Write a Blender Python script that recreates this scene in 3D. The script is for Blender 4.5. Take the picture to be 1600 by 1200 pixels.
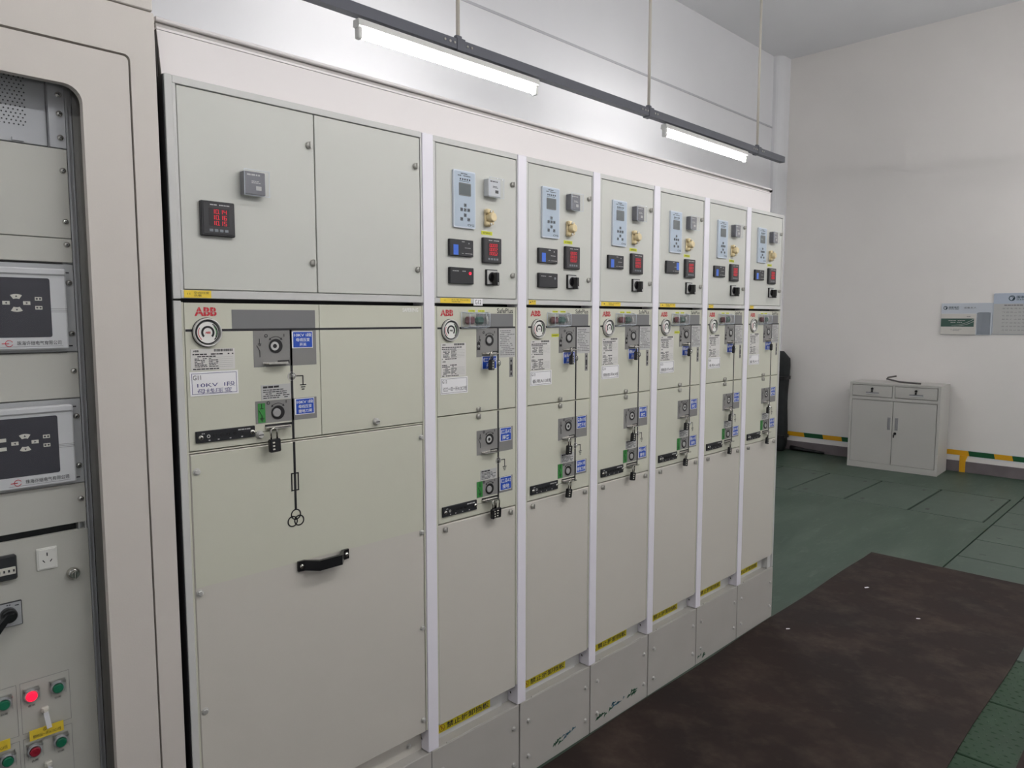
import bpy, bmesh, math, random
from mathutils import Matrix, Vector

for _o in list(bpy.data.objects):
    bpy.data.objects.remove(_o)
SC = bpy.context.scene
COL = SC.collection
R = math.radians
random.seed(7)

# ------------------------------------------------------------------ camera
cam_d = bpy.data.cameras.new('camera')
cam = bpy.data.objects.new('camera', cam_d)
COL.objects.link(cam)
cam_d.sensor_width = 36.0
cam_d.lens = 25.43
cam_d.clip_start = 0.05
cam.matrix_world = Matrix(((0.70390, 0.0647, -0.7073, -1.29906),
                           (-0.71030, 0.0642, -0.7010, -1.64144),
                           (0.00010, 0.9958, 0.0911, 1.58402),
                           (0, 0, 0, 1)))
SC.camera = cam

# ------------------------------------------------------------------ world, exposure
w = bpy.data.worlds.new('world')
SC.world = w
w.use_nodes = True
w.node_tree.nodes['Background'].inputs[0].default_value = (0.6, 0.65, 0.7, 1)
w.node_tree.nodes['Background'].inputs[1].default_value = 0.02
SC.view_settings.view_transform = 'Standard'
SC.view_settings.look = 'None'
SC.view_settings.gamma = 1.0
SC.view_settings.use_curve_mapping = False
SC.view_settings.exposure = 0.87
TUBE_POWER = 42.0          # emission of the fluorescent tubes that light the room


# ------------------------------------------------------------------ materials
def lin(c):
    out = []
    for v in c:
        v = v / 255.0
        out.append(v / 12.92 if v <= 0.04045 else ((v + 0.055) / 1.055) ** 2.4)
    return tuple(out)


MATS = {}


def mat(name, rgb, rough=0.5, metal=0.0, noise=0.0, scale=8.0, bump=0.0, emit=0.0, spec=0.5, coat=0.0, bscale=None):
    m = bpy.data.materials.new(name)
    m.use_nodes = True
    nt = m.node_tree
    b = nt.nodes['Principled BSDF']
    c = lin(rgb)
    b.inputs['Base Color'].default_value = (*c, 1)
    b.inputs['Roughness'].default_value = rough
    b.inputs['Metallic'].default_value = metal
    b.inputs['Specular IOR Level'].default_value = spec
    b.inputs['Coat Weight'].default_value = coat
    if emit:
        b.inputs['Emission Color'].default_value = (*c, 1)
        b.inputs['Emission Strength'].default_value = emit
    if noise or bump:
        tc = nt.nodes.new('ShaderNodeTexCoord')
    if noise:
        n = nt.nodes.new('ShaderNodeTexNoise')
        n.inputs['Scale'].default_value = scale
        n.inputs['Detail'].default_value = 5
        nt.links.new(tc.outputs['Object'], n.inputs['Vector'])
        r = nt.nodes.new('ShaderNodeValToRGB')
        r.color_ramp.elements[0].position = 0.3
        r.color_ramp.elements[1].position = 0.7
        r.color_ramp.elements[0].color = (*[x * (1 - noise) for x in c], 1)
        r.color_ramp.elements[1].color = (*[min(1, x * (1 + noise)) for x in c], 1)
        nt.links.new(n.outputs['Fac'], r.inputs['Fac'])
        nt.links.new(r.outputs['Color'], b.inputs['Base Color'])
    if bump:
        n2 = nt.nodes.new('ShaderNodeTexNoise')
        n2.inputs['Scale'].default_value = bscale or 350
        n2.inputs['Detail'].default_value = 2
        nt.links.new(tc.outputs['Object'], n2.inputs['Vector'])
        bp = nt.nodes.new('ShaderNodeBump')
        bp.inputs['Strength'].default_value = bump
        bp.inputs['Distance'].default_value = 0.001
        nt.links.new(n2.outputs['Fac'], bp.inputs['Height'])
        nt.links.new(bp.outputs['Normal'], b.inputs['Normal'])
    MATS[name] = m
    return m


def clear_mat(name, tint, fac):
    m = bpy.data.materials.new(name)
    m.use_nodes = True
    nt = m.node_tree
    nt.nodes.clear()
    out = nt.nodes.new('ShaderNodeOutputMaterial')
    tr = nt.nodes.new('ShaderNodeBsdfTransparent')
    tr.inputs[0].default_value = (*tint, 1)
    gl = nt.nodes.new('ShaderNodeBsdfGlossy')
    gl.inputs['Roughness'].default_value = 0.015
    gl.inputs['Color'].default_value = (1, 1, 1, 1)
    fr = nt.nodes.new('ShaderNodeFresnel')
    fr.inputs['IOR'].default_value = 1.45
    ad = nt.nodes.new('ShaderNodeMath')
    ad.operation = 'ADD'
    ad.inputs[1].default_value = fac
    mx = nt.nodes.new('ShaderNodeMixShader')
    geo = nt.nodes.new('ShaderNodeNewGeometry')
    inv = nt.nodes.new('ShaderNodeMath')
    inv.operation = 'SUBTRACT'
    inv.inputs[0].default_value = 1.0
    nt.links.new(geo.outputs['Backfacing'], inv.inputs[1])
    mu = nt.nodes.new('ShaderNodeMath')
    mu.operation = 'MULTIPLY'
    nt.links.new(fr.outputs[0], mu.inputs[0])
    nt.links.new(inv.outputs[0], mu.inputs[1])
    nt.links.new(mu.outputs[0], ad.inputs[0])
    nt.links.new(ad.outputs[0], mx.inputs[0])
    nt.links.new(tr.outputs[0], mx.inputs[1])
    nt.links.new(gl.outputs[0], mx.inputs[2])
    nt.links.new(mx.outputs[0], out.inputs[0])
    MATS[name] = m
    return m


mat('door_paint', (200, 201, 194), 0.45, noise=0.012, scale=3, bump=0.06)
mat('panel', (201, 201, 185), 0.45, noise=0.012, scale=3, bump=0.06)
mat('grey_door', (200, 196, 187), 0.5, noise=0.012, scale=3, bump=0.06)
mat('frame_grey', (200, 200, 197), 0.4, noise=0.02, scale=20)
mat('post_white', (236, 233, 241), 0.4)
mat('duct_white', (226, 221, 220), 0.45, noise=0.01, scale=3)
mat('duct_rail', (178, 174, 170), 0.5)
mat('end_brown_shaded', (62, 56, 54), 0.6)
mat('plinth', (176, 173, 167), 0.5, noise=0.03, scale=5)
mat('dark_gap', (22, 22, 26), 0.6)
mat('tank_side', (40, 40, 44), 0.5)
mat('black', (16, 15, 17), 0.45)
mat('black_gloss', (24, 23, 26), 0.25, noise=0.05, scale=60)
mat('meter_black', (42, 42, 45), 0.4)
mat('box_black', (28, 29, 33), 0.4)
mat('mimic_black', (24, 24, 28), 0.5)
mat('plate_grey', (128, 127, 125), 0.5)
mat('knob_grey', (158, 157, 156), 0.45)
mat('plate_dark', (116, 116, 117), 0.5)
mat('paper_grey', (184, 184, 182), 0.6)
mat('paper', (236, 235, 236), 0.6)
mat('paper_dim', (214, 212, 208), 0.6)
mat('ink', (40, 38, 42), 0.6)
mat('ink_blue', (60, 58, 120), 0.6)
mat('ink_soft', (120, 118, 120), 0.6)
mat('red_logo', (196, 32, 50), 0.5)
mat('white_ink', (232, 232, 228), 0.6)
mat('blue_label', (20, 72, 178), 0.4)
mat('blue_led', (60, 110, 215), 0.4)
mat('yellow', (236, 205, 60), 0.5)
mat('yellow_green', (214, 218, 50), 0.5)
mat('warning_yellow', (216, 200, 30), 0.5)
mat('warning_red', (150, 70, 20), 0.5)
mat('green_label', (50, 132, 58), 0.5)
mat('metal', (208, 207, 203), 0.35, metal=0.5, noise=0.08, scale=60)
mat('chrome', (205, 202, 196), 0.18, metal=1.0)
mat('zinc', (186, 184, 178), 0.35, metal=0.5, noise=0.1, scale=80)
mat('dial_white', (232, 231, 226), 0.5)
mat('relay_face', (176, 190, 204), 0.45)
mat('relay_edge', (208, 216, 226), 0.4)
mat('lcd', (78, 87, 89), 0.3)
mat('button_grey', (120, 126, 132), 0.5)
mat('beige', (224, 206, 164), 0.45)
mat('timer_dark', (92, 92, 102), 0.4)
mat('timer_light', (206, 208, 212), 0.4)
mat('button_red', (96, 40, 52), 0.4)
mat('button_green', (24, 78, 68), 0.4)
mat('button_green_bright', (20, 116, 82), 0.4)
mat('button_red_dark', (150, 28, 46), 0.4)
mat('button_red_lit', (255, 20, 50), 0.4, emit=1.1)
mat('led_red', (205, 16, 44), 0.4, emit=0.55)
mat('led_black', (26, 20, 24), 0.3)
mat('cabinet_paint', (204, 198, 191), 0.5, noise=0.015, scale=3, bump=0.1)
mat('rack_panel', (196, 194, 184), 0.5, noise=0.02, scale=6, bump=0.06)
mat('rack_steel', (184, 185, 187), 0.4, noise=0.03, scale=8)
mat('rack_inside', (132, 129, 123), 0.6)
mat('silver', (212, 212, 212), 0.35, noise=0.03, scale=14)
mat('silver_ear', (176, 177, 177), 0.4)
mat('screen_dark', (48, 47, 56), 0.22, noise=0.1, scale=5)
mat('key_white', (212, 208, 196), 0.5)
mat('socket_white', (232, 230, 222), 0.35)
mat('file_cabinet', (186, 184, 179), 0.42, noise=0.012, scale=4)
mat('pull_grey', (140, 140, 142), 0.4)
mat('rod_grey', (92, 88, 86), 0.5)
mat('board', (196, 202, 210), 0.35)
mat('board_blue', (178, 188, 202), 0.35)
mat('doc_white', (206, 202, 196), 0.5)
mat('doc_green', (58, 88, 78), 0.5)
mat('grid_teal', (38, 62, 74), 0.5)
mat('wall_white', (225, 225, 227), 0.7, noise=0.014, scale=2.2, bump=0.15, bscale=60)
mat('wall_warm', (234, 230, 226), 0.7, noise=0.014, scale=2.2, bump=0.15, bscale=60)
mat('ceiling_paint', (222, 222, 224), 0.8, noise=0.02, scale=1.5)
mat('wall_shadow_line', (184, 184, 188), 0.6)
mat('base_paint', (112, 104, 106), 0.6, noise=0.10, scale=9)
mat('tape_yellow', (226, 168, 20), 0.5)
mat('tape_green', (12, 84, 48), 0.5)
mat('bag_black', (26, 30, 31), 0.7, noise=0.2, scale=14)
mat('rail_grey', (104, 106, 114), 0.5, noise=0.03, scale=9)
mat('rod_cream', (214, 208, 196), 0.5)
mat('lamp_white', (226, 226, 222), 0.45)
mat('smear_green', (22, 78, 52), 0.5)
mat('smear_blue', (40, 92, 112), 0.5)
clear_mat('acrylic', (0.96, 0.965, 0.97), 0.05)
clear_mat('window_glass', (0.97, 0.975, 0.98), 0.0)
clear_mat('dome_clear', (0.96, 0.96, 0.97), 0.12)
mat('tube_glow', (255, 252, 246), 0.5)
_b = MATS['tube_glow'].node_tree.nodes['Principled BSDF']
_b.inputs['Emission Color'].default_value = (1.0, 0.985, 0.985, 1)
_b.inputs['Emission Strength'].default_value = TUBE_POWER


def floor_mat(name, base, pale, dark, rough, ax=(1.0, 1.0), spec=0.4, fine=0.35, dust=0.25, dscale=3.2):
    m = bpy.data.materials.new(name)
    m.use_nodes = True
    nt = m.node_tree
    b = nt.nodes['Principled BSDF']
    g = nt.nodes.new('ShaderNodeNewGeometry')
    mp = nt.nodes.new('ShaderNodeMapping')
    mp.inputs['Scale'].default_value = (ax[0], ax[1], 1)
    nt.links.new(g.outputs['Position'], mp.inputs['Vector'])

    def nz(scale, detail, p0, p1, c0, c1, rgh=0.6):
        n = nt.nodes.new('ShaderNodeTexNoise')
        n.inputs['Scale'].default_value = scale
        n.inputs['Detail'].default_value = detail
        n.inputs['Roughness'].default_value = rgh
        nt.links.new(mp.outputs['Vector'], n.inputs['Vector'])
        r = nt.nodes.new('ShaderNodeValToRGB')
        r.color_ramp.elements[0].position = p0
        r.color_ramp.elements[1].position = p1
        r.color_ramp.elements[0].color = c0
        r.color_ramp.elements[1].color = c1
        nt.links.new(n.outputs['Fac'], r.inputs['Fac'])
        return n, r
    n1, r1 = nz(1.7, 6, 0.35, 0.68, (*lin(dark), 1), (*lin(base), 1))
    n2, r2 = nz(9.0, 8, 0.55, 0.80, (0, 0, 0, 1), (1, 1, 1, 1), 0.7)
    mx = nt.nodes.new('ShaderNodeMix')
    mx.data_type = 'RGBA'
    sc = nt.nodes.new('ShaderNodeMath')
    sc.operation = 'MULTIPLY'
    sc.inputs[1].default_value = fine
    nt.links.new(r2.outputs['Color'], sc.inputs[0])
    nt.links.new(sc.outputs[0], mx.inputs['Factor'])
    nt.links.new(r1.outputs['Color'], mx.inputs['A'])
    mx.inputs['B'].default_value = (*lin(pale), 1)
    n4, r4 = nz(dscale, 4, 0.48, 0.78, (0, 0, 0, 1), (1, 1, 1, 1), 0.62)
    n5, r5 = nz(26.0, 6, 0.30, 0.75, (0.35, 0.35, 0.35, 1), (1, 1, 1, 1), 0.75)
    sm = nt.nodes.new('ShaderNodeMath')
    sm.operation = 'MULTIPLY'
    nt.links.new(r4.outputs['Color'], sm.inputs[0])
    nt.links.new(r5.outputs['Color'], sm.inputs[1])
    s2 = nt.nodes.new('ShaderNodeMath')
    s2.operation = 'MULTIPLY'
    s2.inputs[1].default_value = dust
    nt.links.new(sm.outputs[0], s2.inputs[0])
    m2 = nt.nodes.new('ShaderNodeMix')
    m2.data_type = 'RGBA'
    nt.links.new(s2.outputs[0], m2.inputs['Factor'])
    nt.links.new(mx.outputs['Result'], m2.inputs['A'])
    m2.inputs['B'].default_value = (*lin(pale), 1)
    nt.links.new(m2.outputs['Result'], b.inputs['Base Color'])
    mr = nt.nodes.new('ShaderNodeMapRange')
    mr.inputs['To Min'].default_value = rough - 0.12
    mr.inputs['To Max'].default_value = rough + 0.15
    nt.links.new(n1.outputs['Fac'], mr.inputs['Value'])
    nt.links.new(mr.outputs[0], b.inputs['Roughness'])
    bp = nt.nodes.new('ShaderNodeBump')
    bp.inputs['Strength'].default_value = 0.25
    bp.inputs['Distance'].default_value = 0.002
    n3 = nt.nodes.new('ShaderNodeTexNoise')
    n3.inputs['Scale'].default_value = 40
    nt.links.new(mp.outputs['Vector'], n3.inputs['Vector'])
    nt.links.new(n3.outputs['Fac'], bp.inputs['Height'])
    nt.links.new(bp.outputs['Normal'], b.inputs['Normal'])
    b.inputs['Specular IOR Level'].default_value = spec
    MATS[name] = m


floor_mat('floor_green', (66, 82, 70), (114, 128, 116), (40, 62, 49), 0.42, (0.45, 1.5), 0.4, 0.45, 0.4, 2.4)
floor_mat('cover_green', (72, 86, 76), (108, 122, 110), (58, 74, 64), 0.45, (0.7, 1.2))
floor_mat('plate_green', (36, 64, 42), (76, 98, 82), (28, 52, 34), 0.45, (1.0, 1.0), 0.3)
floor_mat('mat_brown', (48, 37, 33), (104, 90, 80), (34, 26, 24), 0.68, (1.1, 1.0), 0.2, 0.24, 0.48, 3.6)


# ------------------------------------------------------------------ mesh builder
class MB:
    def __init__(self):
        self.v, self.f, self.m, self.s = [], [], [], []

    def add(self, vs, fs, mi=0, smooth=False):
        o = len(self.v)
        self.v += [tuple(p) for p in vs]
        for f in fs:
            self.f.append(tuple(i + o for i in f))
            self.m.append(mi)
            self.s.append(smooth)
        return self

    def box(self, x0, x1, y0, y1, z0, z1, b=0.0, mi=0):
        x0, x1 = min(x0, x1), max(x0, x1)
        y0, y1 = min(y0, y1), max(y0, y1)
        z0, z1 = min(z0, z1), max(z0, z1)
        if b <= 0:
            vs = [(x0, y0, z0), (x1, y0, z0), (x1, y1, z0), (x0, y1, z0), (x0, y0, z1), (x1, y0, z1), (x1, y1, z1), (x0, y1, z1)]
            return self.add(vs, [(0, 3, 2, 1), (4, 5, 6, 7), (0, 1, 5, 4), (1, 2, 6, 5), (2, 3, 7, 6), (3, 0, 4, 7)], mi)
        b = min(b, (x1 - x0) * 0.49, (y1 - y0) * 0.49, (z1 - z0) * 0.49)
        lo, hi = (x0, y0, z0), (x1, y1, z1)
        vs, idx = [], {}
        for sx in (0, 1):
            for sy in (0, 1):
                for sz in (0, 1):
                    s = (sx, sy, sz)
                    for a in range(3):
                        p = [0, 0, 0]
                        for k in range(3):
                            e = hi[k] if s[k] else lo[k]
                            p[k] = e if k == a else (e - b if s[k] else e + b)
                        idx[(s, a)] = len(vs)
                        vs.append(p)
        fs = []
        for a in range(3):
            u, w_ = [k for k in range(3) if k != a]
            for sgn in (0, 1):
                q = []
                for (i, j) in ((0, 0), (1, 0), (1, 1), (0, 1)):
                    s = [0, 0, 0]
                    s[a] = sgn
                    s[u] = i
                    s[w_] = j
                    q.append(idx[(tuple(s), a)])
                fs.append(tuple(q))
            for i in (0, 1):
                for j in (0, 1):
                    s0, s1 = [0, 0, 0], [0, 0, 0]
                    s0[u] = s1[u] = i
                    s0[w_] = s1[w_] = j
                    s1[a] = 1
                    s0, s1 = tuple(s0), tuple(s1)
                    fs.append((idx[(s0, u)], idx[(s1, u)], idx[(s1, w_)], idx[(s0, w_)]))
        for sx in (0, 1):
            for sy in (0, 1):
                for sz in (0, 1):
                    s = (sx, sy, sz)
                    fs.append((idx[(s, 0)], idx[(s, 1)], idx[(s, 2)]))
        return self.add(vs, fs, mi)

    def lathe(self, cx, cz, prof, n=24, mi=0, smooth=True, cap=True, a0=0.0):
        """revolve (r, y) pairs about the y axis through (cx, cz)"""
        vs, fs = [], []
        for r, y in prof:
            for k in range(n):
                a = a0 + 2 * math.pi * k / n
                vs.append((cx + r * math.cos(a), y, cz + r * math.sin(a)))
        for i in range(len(prof) - 1):
            for k in range(n):
                k2 = (k + 1) % n
                fs.append((i * n + k, i * n + k2, (i + 1) * n + k2, (i + 1) * n + k))
        self.add(vs, fs, mi, smooth)
        if cap:
            o = len(self.v) - len(vs)
            for i in (0, len(prof) - 1):
                self.f.append(tuple(o + i * n + k for k in range(n)))
                self.m.append(mi)
                self.s.append(False)
        return self

    def prism(self, pts, y0, y1, mi=0):
        """polygon in x-z extruded along y"""
        n = len(pts)
        vs = [(x, y0, z) for x, z in pts] + [(x, y1, z) for x, z in pts]
        fs = [tuple(range(n)), tuple(range(2 * n - 1, n - 1, -1))]
        fs += [(k, (k + 1) % n, n + (k + 1) % n, n + k) for k in range(n)]
        return self.add(vs, fs, mi)

    def prism_z(self, pts, z0, z1, mi=0):
        n = len(pts)
        vs = [(x, y, z0) for x, y in pts] + [(x, y, z1) for x, y in pts]
        fs = [tuple(range(n)), tuple(range(2 * n - 1, n - 1, -1))]
        fs += [(k, (k + 1) % n, n + (k + 1) % n, n + k) for k in range(n)]
        return self.add(vs, fs, mi)

    def prism_x(self, pts, x0, x1, mi=0):
        n = len(pts)
        vs = [(x0, y, z) for y, z in pts] + [(x1, y, z) for y, z in pts]
        fs = [tuple(range(n)), tuple(range(2 * n - 1, n - 1, -1))]
        fs += [(k, (k + 1) % n, n + (k + 1) % n, n + k) for k in range(n)]
        return self.add(vs, fs, mi)

    def loop_plate(self, outer, inner, y0, y1, mi=0):
        """plate with a hole: matching loops of x-z points"""
        n = len(outer)
        vs = []
        for y in (y0, y1):
            vs += [(x, y, z) for x, z in outer] + [(x, y, z) for x, z in inner]
        fs = []
        for k in range(n):
            j = (k + 1) % n
            fs += [(k, j, n + j, n + k), (2 * n + k, 3 * n + k, 3 * n + j, 2 * n + j),
                   (k, 2 * n + k, 2 * n + j, j), (n + k, n + j, 3 * n + j, 3 * n + k)]
        return self.add(vs, fs, mi)

    def arc(self, cx, cz, r0, r1, a0, a1, y0, y1, n=20, mi=0):
        full = abs(a1 - a0) > 359
        vs, fs = [], []
        m = n if full else n + 1
        for k in range(m):
            a = R(a0 + (a1 - a0) * k / n)
            c, s = math.cos(a), math.sin(a)
            for r, y in ((r0, y0), (r1, y0), (r1, y1), (r0, y1)):
                vs.append((cx + r * c, y, cz + r * s))
        for k in range(n):
            j = (k + 1) % m
            for e in range(4):
                g = (e + 1) % 4
                fs.append((k * 4 + e, j * 4 + e, j * 4 + g, k * 4 + g))
        if not full:
            fs += [(0, 1, 2, 3), tuple((m - 1) * 4 + e for e in (3, 2, 1, 0))]
        return self.add(vs, fs, mi)

    def tube(self, path, r, n=8, mi=0):
        path = [Vector(p) for p in path]
        vs, fs = [], []
        ref = None
        for i, p in enumerate(path):
            d = (path[min(i + 1, len(path) - 1)] - path[max(i - 1, 0)]).normalized()
            if ref is None:
                ref = d.orthogonal().normalized()
            u = (ref - d * ref.dot(d))
            u = u.normalized() if u.length > 1e-6 else d.orthogonal().normalized()
            ref = u
            v = d.cross(u)
            rr = r[i] if isinstance(r, (list, tuple)) else r
            for k in range(n):
                a = 2 * math.pi * k / n
                vs.append(p + (u * math.cos(a) + v * math.sin(a)) * rr)
        for i in range(len(path) - 1):
            for k in range(n):
                j = (k + 1) % n
                fs.append((i * n + k, i * n + j, (i + 1) * n + j, (i + 1) * n + k))
        o = len(self.v)
        self.add(vs, fs, mi, True)
        for i in (0, len(path) - 1):
            self.f.append(tuple(o + i * n + k for k in range(n)))
            self.m.append(mi)
            self.s.append(False)
        return self

    def mesh(self, name, mats):
        me = bpy.data.meshes.new(name)
        me.from_pydata(self.v, [], self.f)
        for m in ([mats] if isinstance(mats, str) else mats):
            me.materials.append(MATS[m])
        me.polygons.foreach_set('material_index', self.m)
        me.polygons.foreach_set('use_smooth', self.s)
        bm = bmesh.new()
        bm.from_mesh(me)
        bmesh.ops.recalc_face_normals(bm, faces=bm.faces)
        bm.to_mesh(me)
        bm.free()
        return me


MESHES = {}


def link(name, me, parent=None, loc=(0, 0, 0), rz=0.0, rot=None):
    o = bpy.data.objects.new(name, me)
    COL.objects.link(o)
    o.location = loc
    o.rotation_euler = rot if rot else (0, 0, rz)
    o.parent = parent
    return o


def part(name, mats, parent, fn, key=None, loc=(0, 0, 0), rz=0.0, rot=None, label=None):
    """mesh part; fn fills an MB; key shares the mesh between alike pieces"""
    k = key and (name, key, str(mats))
    if k and k in MESHES:
        me = MESHES[k]
    else:
        mb = MB()
        fn(mb)
        me = mb.mesh(name, mats)
        if k:
            MESHES[k] = me
    o = link(name, me, parent, loc, rz, rot)
    if label:
        o['label'] = label
    return o


def thing(name, label, cat, loc=(0, 0, 0), rz=0.0, group=None):
    o = link(name, None, None, loc, rz)
    o.empty_display_size = 0.05
    tag(o, label, cat, group)
    return o


def tag(o, label, cat, group=None):
    o['label'] = label
    o['category'] = cat
    if group:
        o['group'] = group
    return o


def struct(name, mats, fn, parent=None, label=None):
    o = part(name, mats, parent, fn)
    if parent is None:
        o['kind'] = 'structure'
    if label:
        o['label'] = label
    return o


# ------------------------------------------------------------------ lettering
TXT = {}


def text_data(s, bold=0.0):
    k = (s, bold)
    if k not in TXT:
        cu = bpy.data.curves.new('lettering', 'FONT')
        cu.body = s
        cu.size = 1.0
        cu.offset = bold
        cu.resolution_u = 3
        cu.space_line = 0.95
        cu.align_x = 'CENTER'
        o = bpy.data.objects.new('lettering', cu)
        COL.objects.link(o)
        dg = bpy.context.evaluated_depsgraph_get()
        me = bpy.data.meshes.new_from_object(o.evaluated_get(dg))
        vs = [tuple(v.co) for v in me.vertices]
        fs = [tuple(p.vertices) for p in me.polygons]
        bpy.data.objects.remove(o)
        bpy.data.meshes.remove(me)
        bpy.data.curves.remove(cu)
        TXT[k] = (vs, fs)
    return TXT[k]


def text(s, x0, x1, z0, z1, y, m, parent, bold=0.0, name='lettering'):
    """lettering stretched into a rectangle of the x-z plane, facing -y"""
    key = ('T', s, bold, round(x1 - x0, 5), round(z1 - z0, 5), m)
    if key in MESHES:
        return link(name, MESHES[key], parent, (x0, y, z0))
    vs, fs = text_data(s, bold)
    if not vs:
        return None
    ax = min(v[0] for v in vs)
    bx_ = max(v[0] for v in vs)
    az = min(v[1] for v in vs)
    bz = max(v[1] for v in vs)
    sx = (x1 - x0) / max(bx_ - ax, 1e-6)
    sz = (z1 - z0) / max(bz - az, 1e-6)
    me = bpy.data.meshes.new(name)
    me.from_pydata([((v[0] - ax) * sx, 0, (v[1] - az) * sz) for v in vs], [], fs)
    me.materials.append(MATS[m])
    MESHES[key] = me
    return link(name, me, parent, (x0, y, z0))


SEG = {'0': 'abcdef', '1': 'bc', '2': 'abged', '3': 'abgcd', '4': 'fgbc', '5': 'afgcd', '6': 'afgedc', '7': 'abc', '8': 'abcdefg', '9': 'abcdfg'}


def seven(mb, s, x0, z0, wd, ht, y):
    x = x0
    t = ht * 0.105
    for ch in s:
        if ch == '.':
            mb.box(x - wd * 0.22, x - wd * 0.06, y, y + 0.0003, z0, z0 + t)
            continue
        h2 = ht / 2
        R4 = {'a': (0, wd * 0.7, ht - t, ht), 'd': (0, wd * 0.7, 0, t), 'g': (0, wd * 0.7, h2 - t / 2, h2 + t / 2),
              'f': (0, t, h2, ht), 'e': (0, t, 0, h2), 'b': (wd * 0.7 - t, wd * 0.7, h2, ht), 'c': (wd * 0.7 - t, wd * 0.7, 0, h2)}
        for g in SEG[ch]:
            a, b, c, d = R4[g]
            mb.box(x + a, x + b, y, y + 0.0003, z0 + c + 0.0002, z0 + d - 0.0002)
        x += wd


def scribble(mb, x0, x1, z0, z1, rows, seed, y, fill=0.55):
    """rows of small dark strokes: print too fine to read"""
    rnd = random.Random(seed)
    dz = (z1 - z0) / rows
    for r in range(rows):
        z = z1 - (r + 0.5) * dz
        x = x0
        end = x1 - rnd.random() * (x1 - x0) * 0.35
        while x < end:
            wd = dz * (0.5 + rnd.random() * 1.6)
            if rnd.random() < 0.86:
                mb.box(x, min(x + wd, x1), y, y + 0.0002, z - dz * fill / 2, z + dz * fill / 2)
            x += wd + dz * 0.28


def rect_line(mb, x0, x1, z0, z1, t, y, d=0.0003):
    mb.box(x0, x1, y, y + d, z0, z0 + t)
    mb.box(x0, x1, y, y + d, z1 - t, z1)
    mb.box(x0, x0 + t, y, y + d, z0, z1)
    mb.box(x1 - t, x1, y, y + d, z0, z1)


def rrect(x0, x1, z0, z1, r, n=6):
    pts = []
    for cx, cz, a0 in ((x1 - r, z1 - r, 0), (x0 + r, z1 - r, 90), (x0 + r, z0 + r, 180), (x1 - r, z0 + r, 270)):
        for k in range(n + 1):
            a = R(a0 + 90 * k / n)
            pts.append((cx + r * math.cos(a), cz + r * math.sin(a)))
    return pts


# ------------------------------------------------------------------ the room
XW, YB, ZC = 7.20, 2.30, 4.585          # far wall, wall behind the switchgear, ceiling
XL, YF = -3.2, -4.6


def fl(mb):
    mb.box(XL, XW, YF, YB, -0.12, -0.05)                                  # trench bottom
    mb.box(XL, 5.18, -0.43, YB, -0.05, 0.0)
    mb.box(6.18, XW, -0.43, YB, -0.05, 0.0)
    mb.box(5.18, 6.18, -0.43, -0.375, -0.05, 0.0)
    mb.box(XL, XW, YF, -1.44, -0.05, 0.0)


floor = struct('floor', 'floor_green', fl)
seams = [2.28, 1.68, 1.18, 0.68, 0.165, -0.37]
for a, b in zip(seams[1:], seams[:-1]):
    def cov(mb, a=a, b=b):
        h = (b - a) / 2
        mb.box(-0.491, 0.491, -h + 0.008, h - 0.008, -0.045, 0.001, 0.003)
        for sx, sy in ((-0.36, h - 0.11), (0.36, -h + 0.11)):              # lifting holes
            mb.box(sx - 0.026, sx + 0.026, sy - 0.014, sy + 0.014, 0.0008, 0.0016, mi=1)
    part('trench_cover', ['cover_green', 'black'], floor, cov, loc=(5.68, (a + b) / 2, 0))
xs = [7.18, 6.67, 6.165, 5.66, 5.15, 4.645, 4.15, 3.65, 3.15, 2.64, 2.13, 1.63, 1.13, 0.63, 0.13]
for a, b in zip(xs[1:], xs[:-1]):
    tread = b < 2.7

    def cov2(mb, a=a, b=b, tread=tread):
        h = (b - a) / 2
        mb.box(-h + 0.005, h - 0.005, -0.497, 0.497, -0.045, 0.001, 0.003)
        if tread:                                                           # raised tread studs
            ny = 14
            for i in range(int(2 * h / 0.036)):
                for j in range(ny):
                    x = -h + 0.025 + i * 0.036
                    y = -0.49 + j * 0.033 + (i % 2) * 0.016
                    q = (0.011, 0.004) if (i + j) % 2 else (0.004, 0.011)
                    mb.add([(x - q[0], y, 0.0008), (x, y - q[1], 0.0008), (x + q[0], y, 0.0008), (x, y + q[1], 0.0008), (x, y, 0.0045)],
                           [(0, 1, 4), (1, 2, 4), (2, 3, 4), (3, 0, 4)])
        else:
            mb.box(-0.115, -0.105, 0.36, 0.40, 0.0006, 0.0016, mi=1)
    part('trench_cover', ['plate_green' if tread else 'cover_green', 'black'], floor, cov2, loc=((a + b) / 2, -0.935, 0))

struct('ceiling', 'ceiling_paint', lambda mb: mb.box(XL, XW, YF, YB, ZC, ZC + 0.1))
wb = struct('wall_back', 'wall_white', lambda mb: (mb.box(XL, XW, YB, YB + 0.15, -0.12, ZC + 0.1)))
struct('trim_3', 'wall_shadow_line', lambda mb: mb.box(XL, 7.0, YB - 0.008, YB, 3.778, 3.797, 0.002))  # grey strip drawn in place of the dark shadow line on the wall
struct('wall_right', 'wall_warm', lambda mb: mb.box(XW, XW + 0.15, YF, YB + 0.15, -0.12, ZC + 0.1))
struct('wall_left', 'wall_white', lambda mb: mb.box(XL - 0.15, XL, YF, YB + 0.15, -0.12, ZC + 0.1))
struct('wall_front', 'wall_white', lambda mb: mb.box(XL - 0.15, XW + 0.15, YF - 0.15, YF, -0.12, ZC + 0.1))


def chase(mb):                                                             # rounded pipe chase in the far corner
    pts = [(XW, YB), (6.97, YB)]
    for k in range(7):
        a = R(180 + 90 * k / 6)
        pts.append((7.09 + 0.12 * math.cos(a), 2.29 + 0.09 * math.sin(a)))
    pts += [(XW, 2.20)]
    mb.prism_z(pts, 0, ZC)


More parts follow.
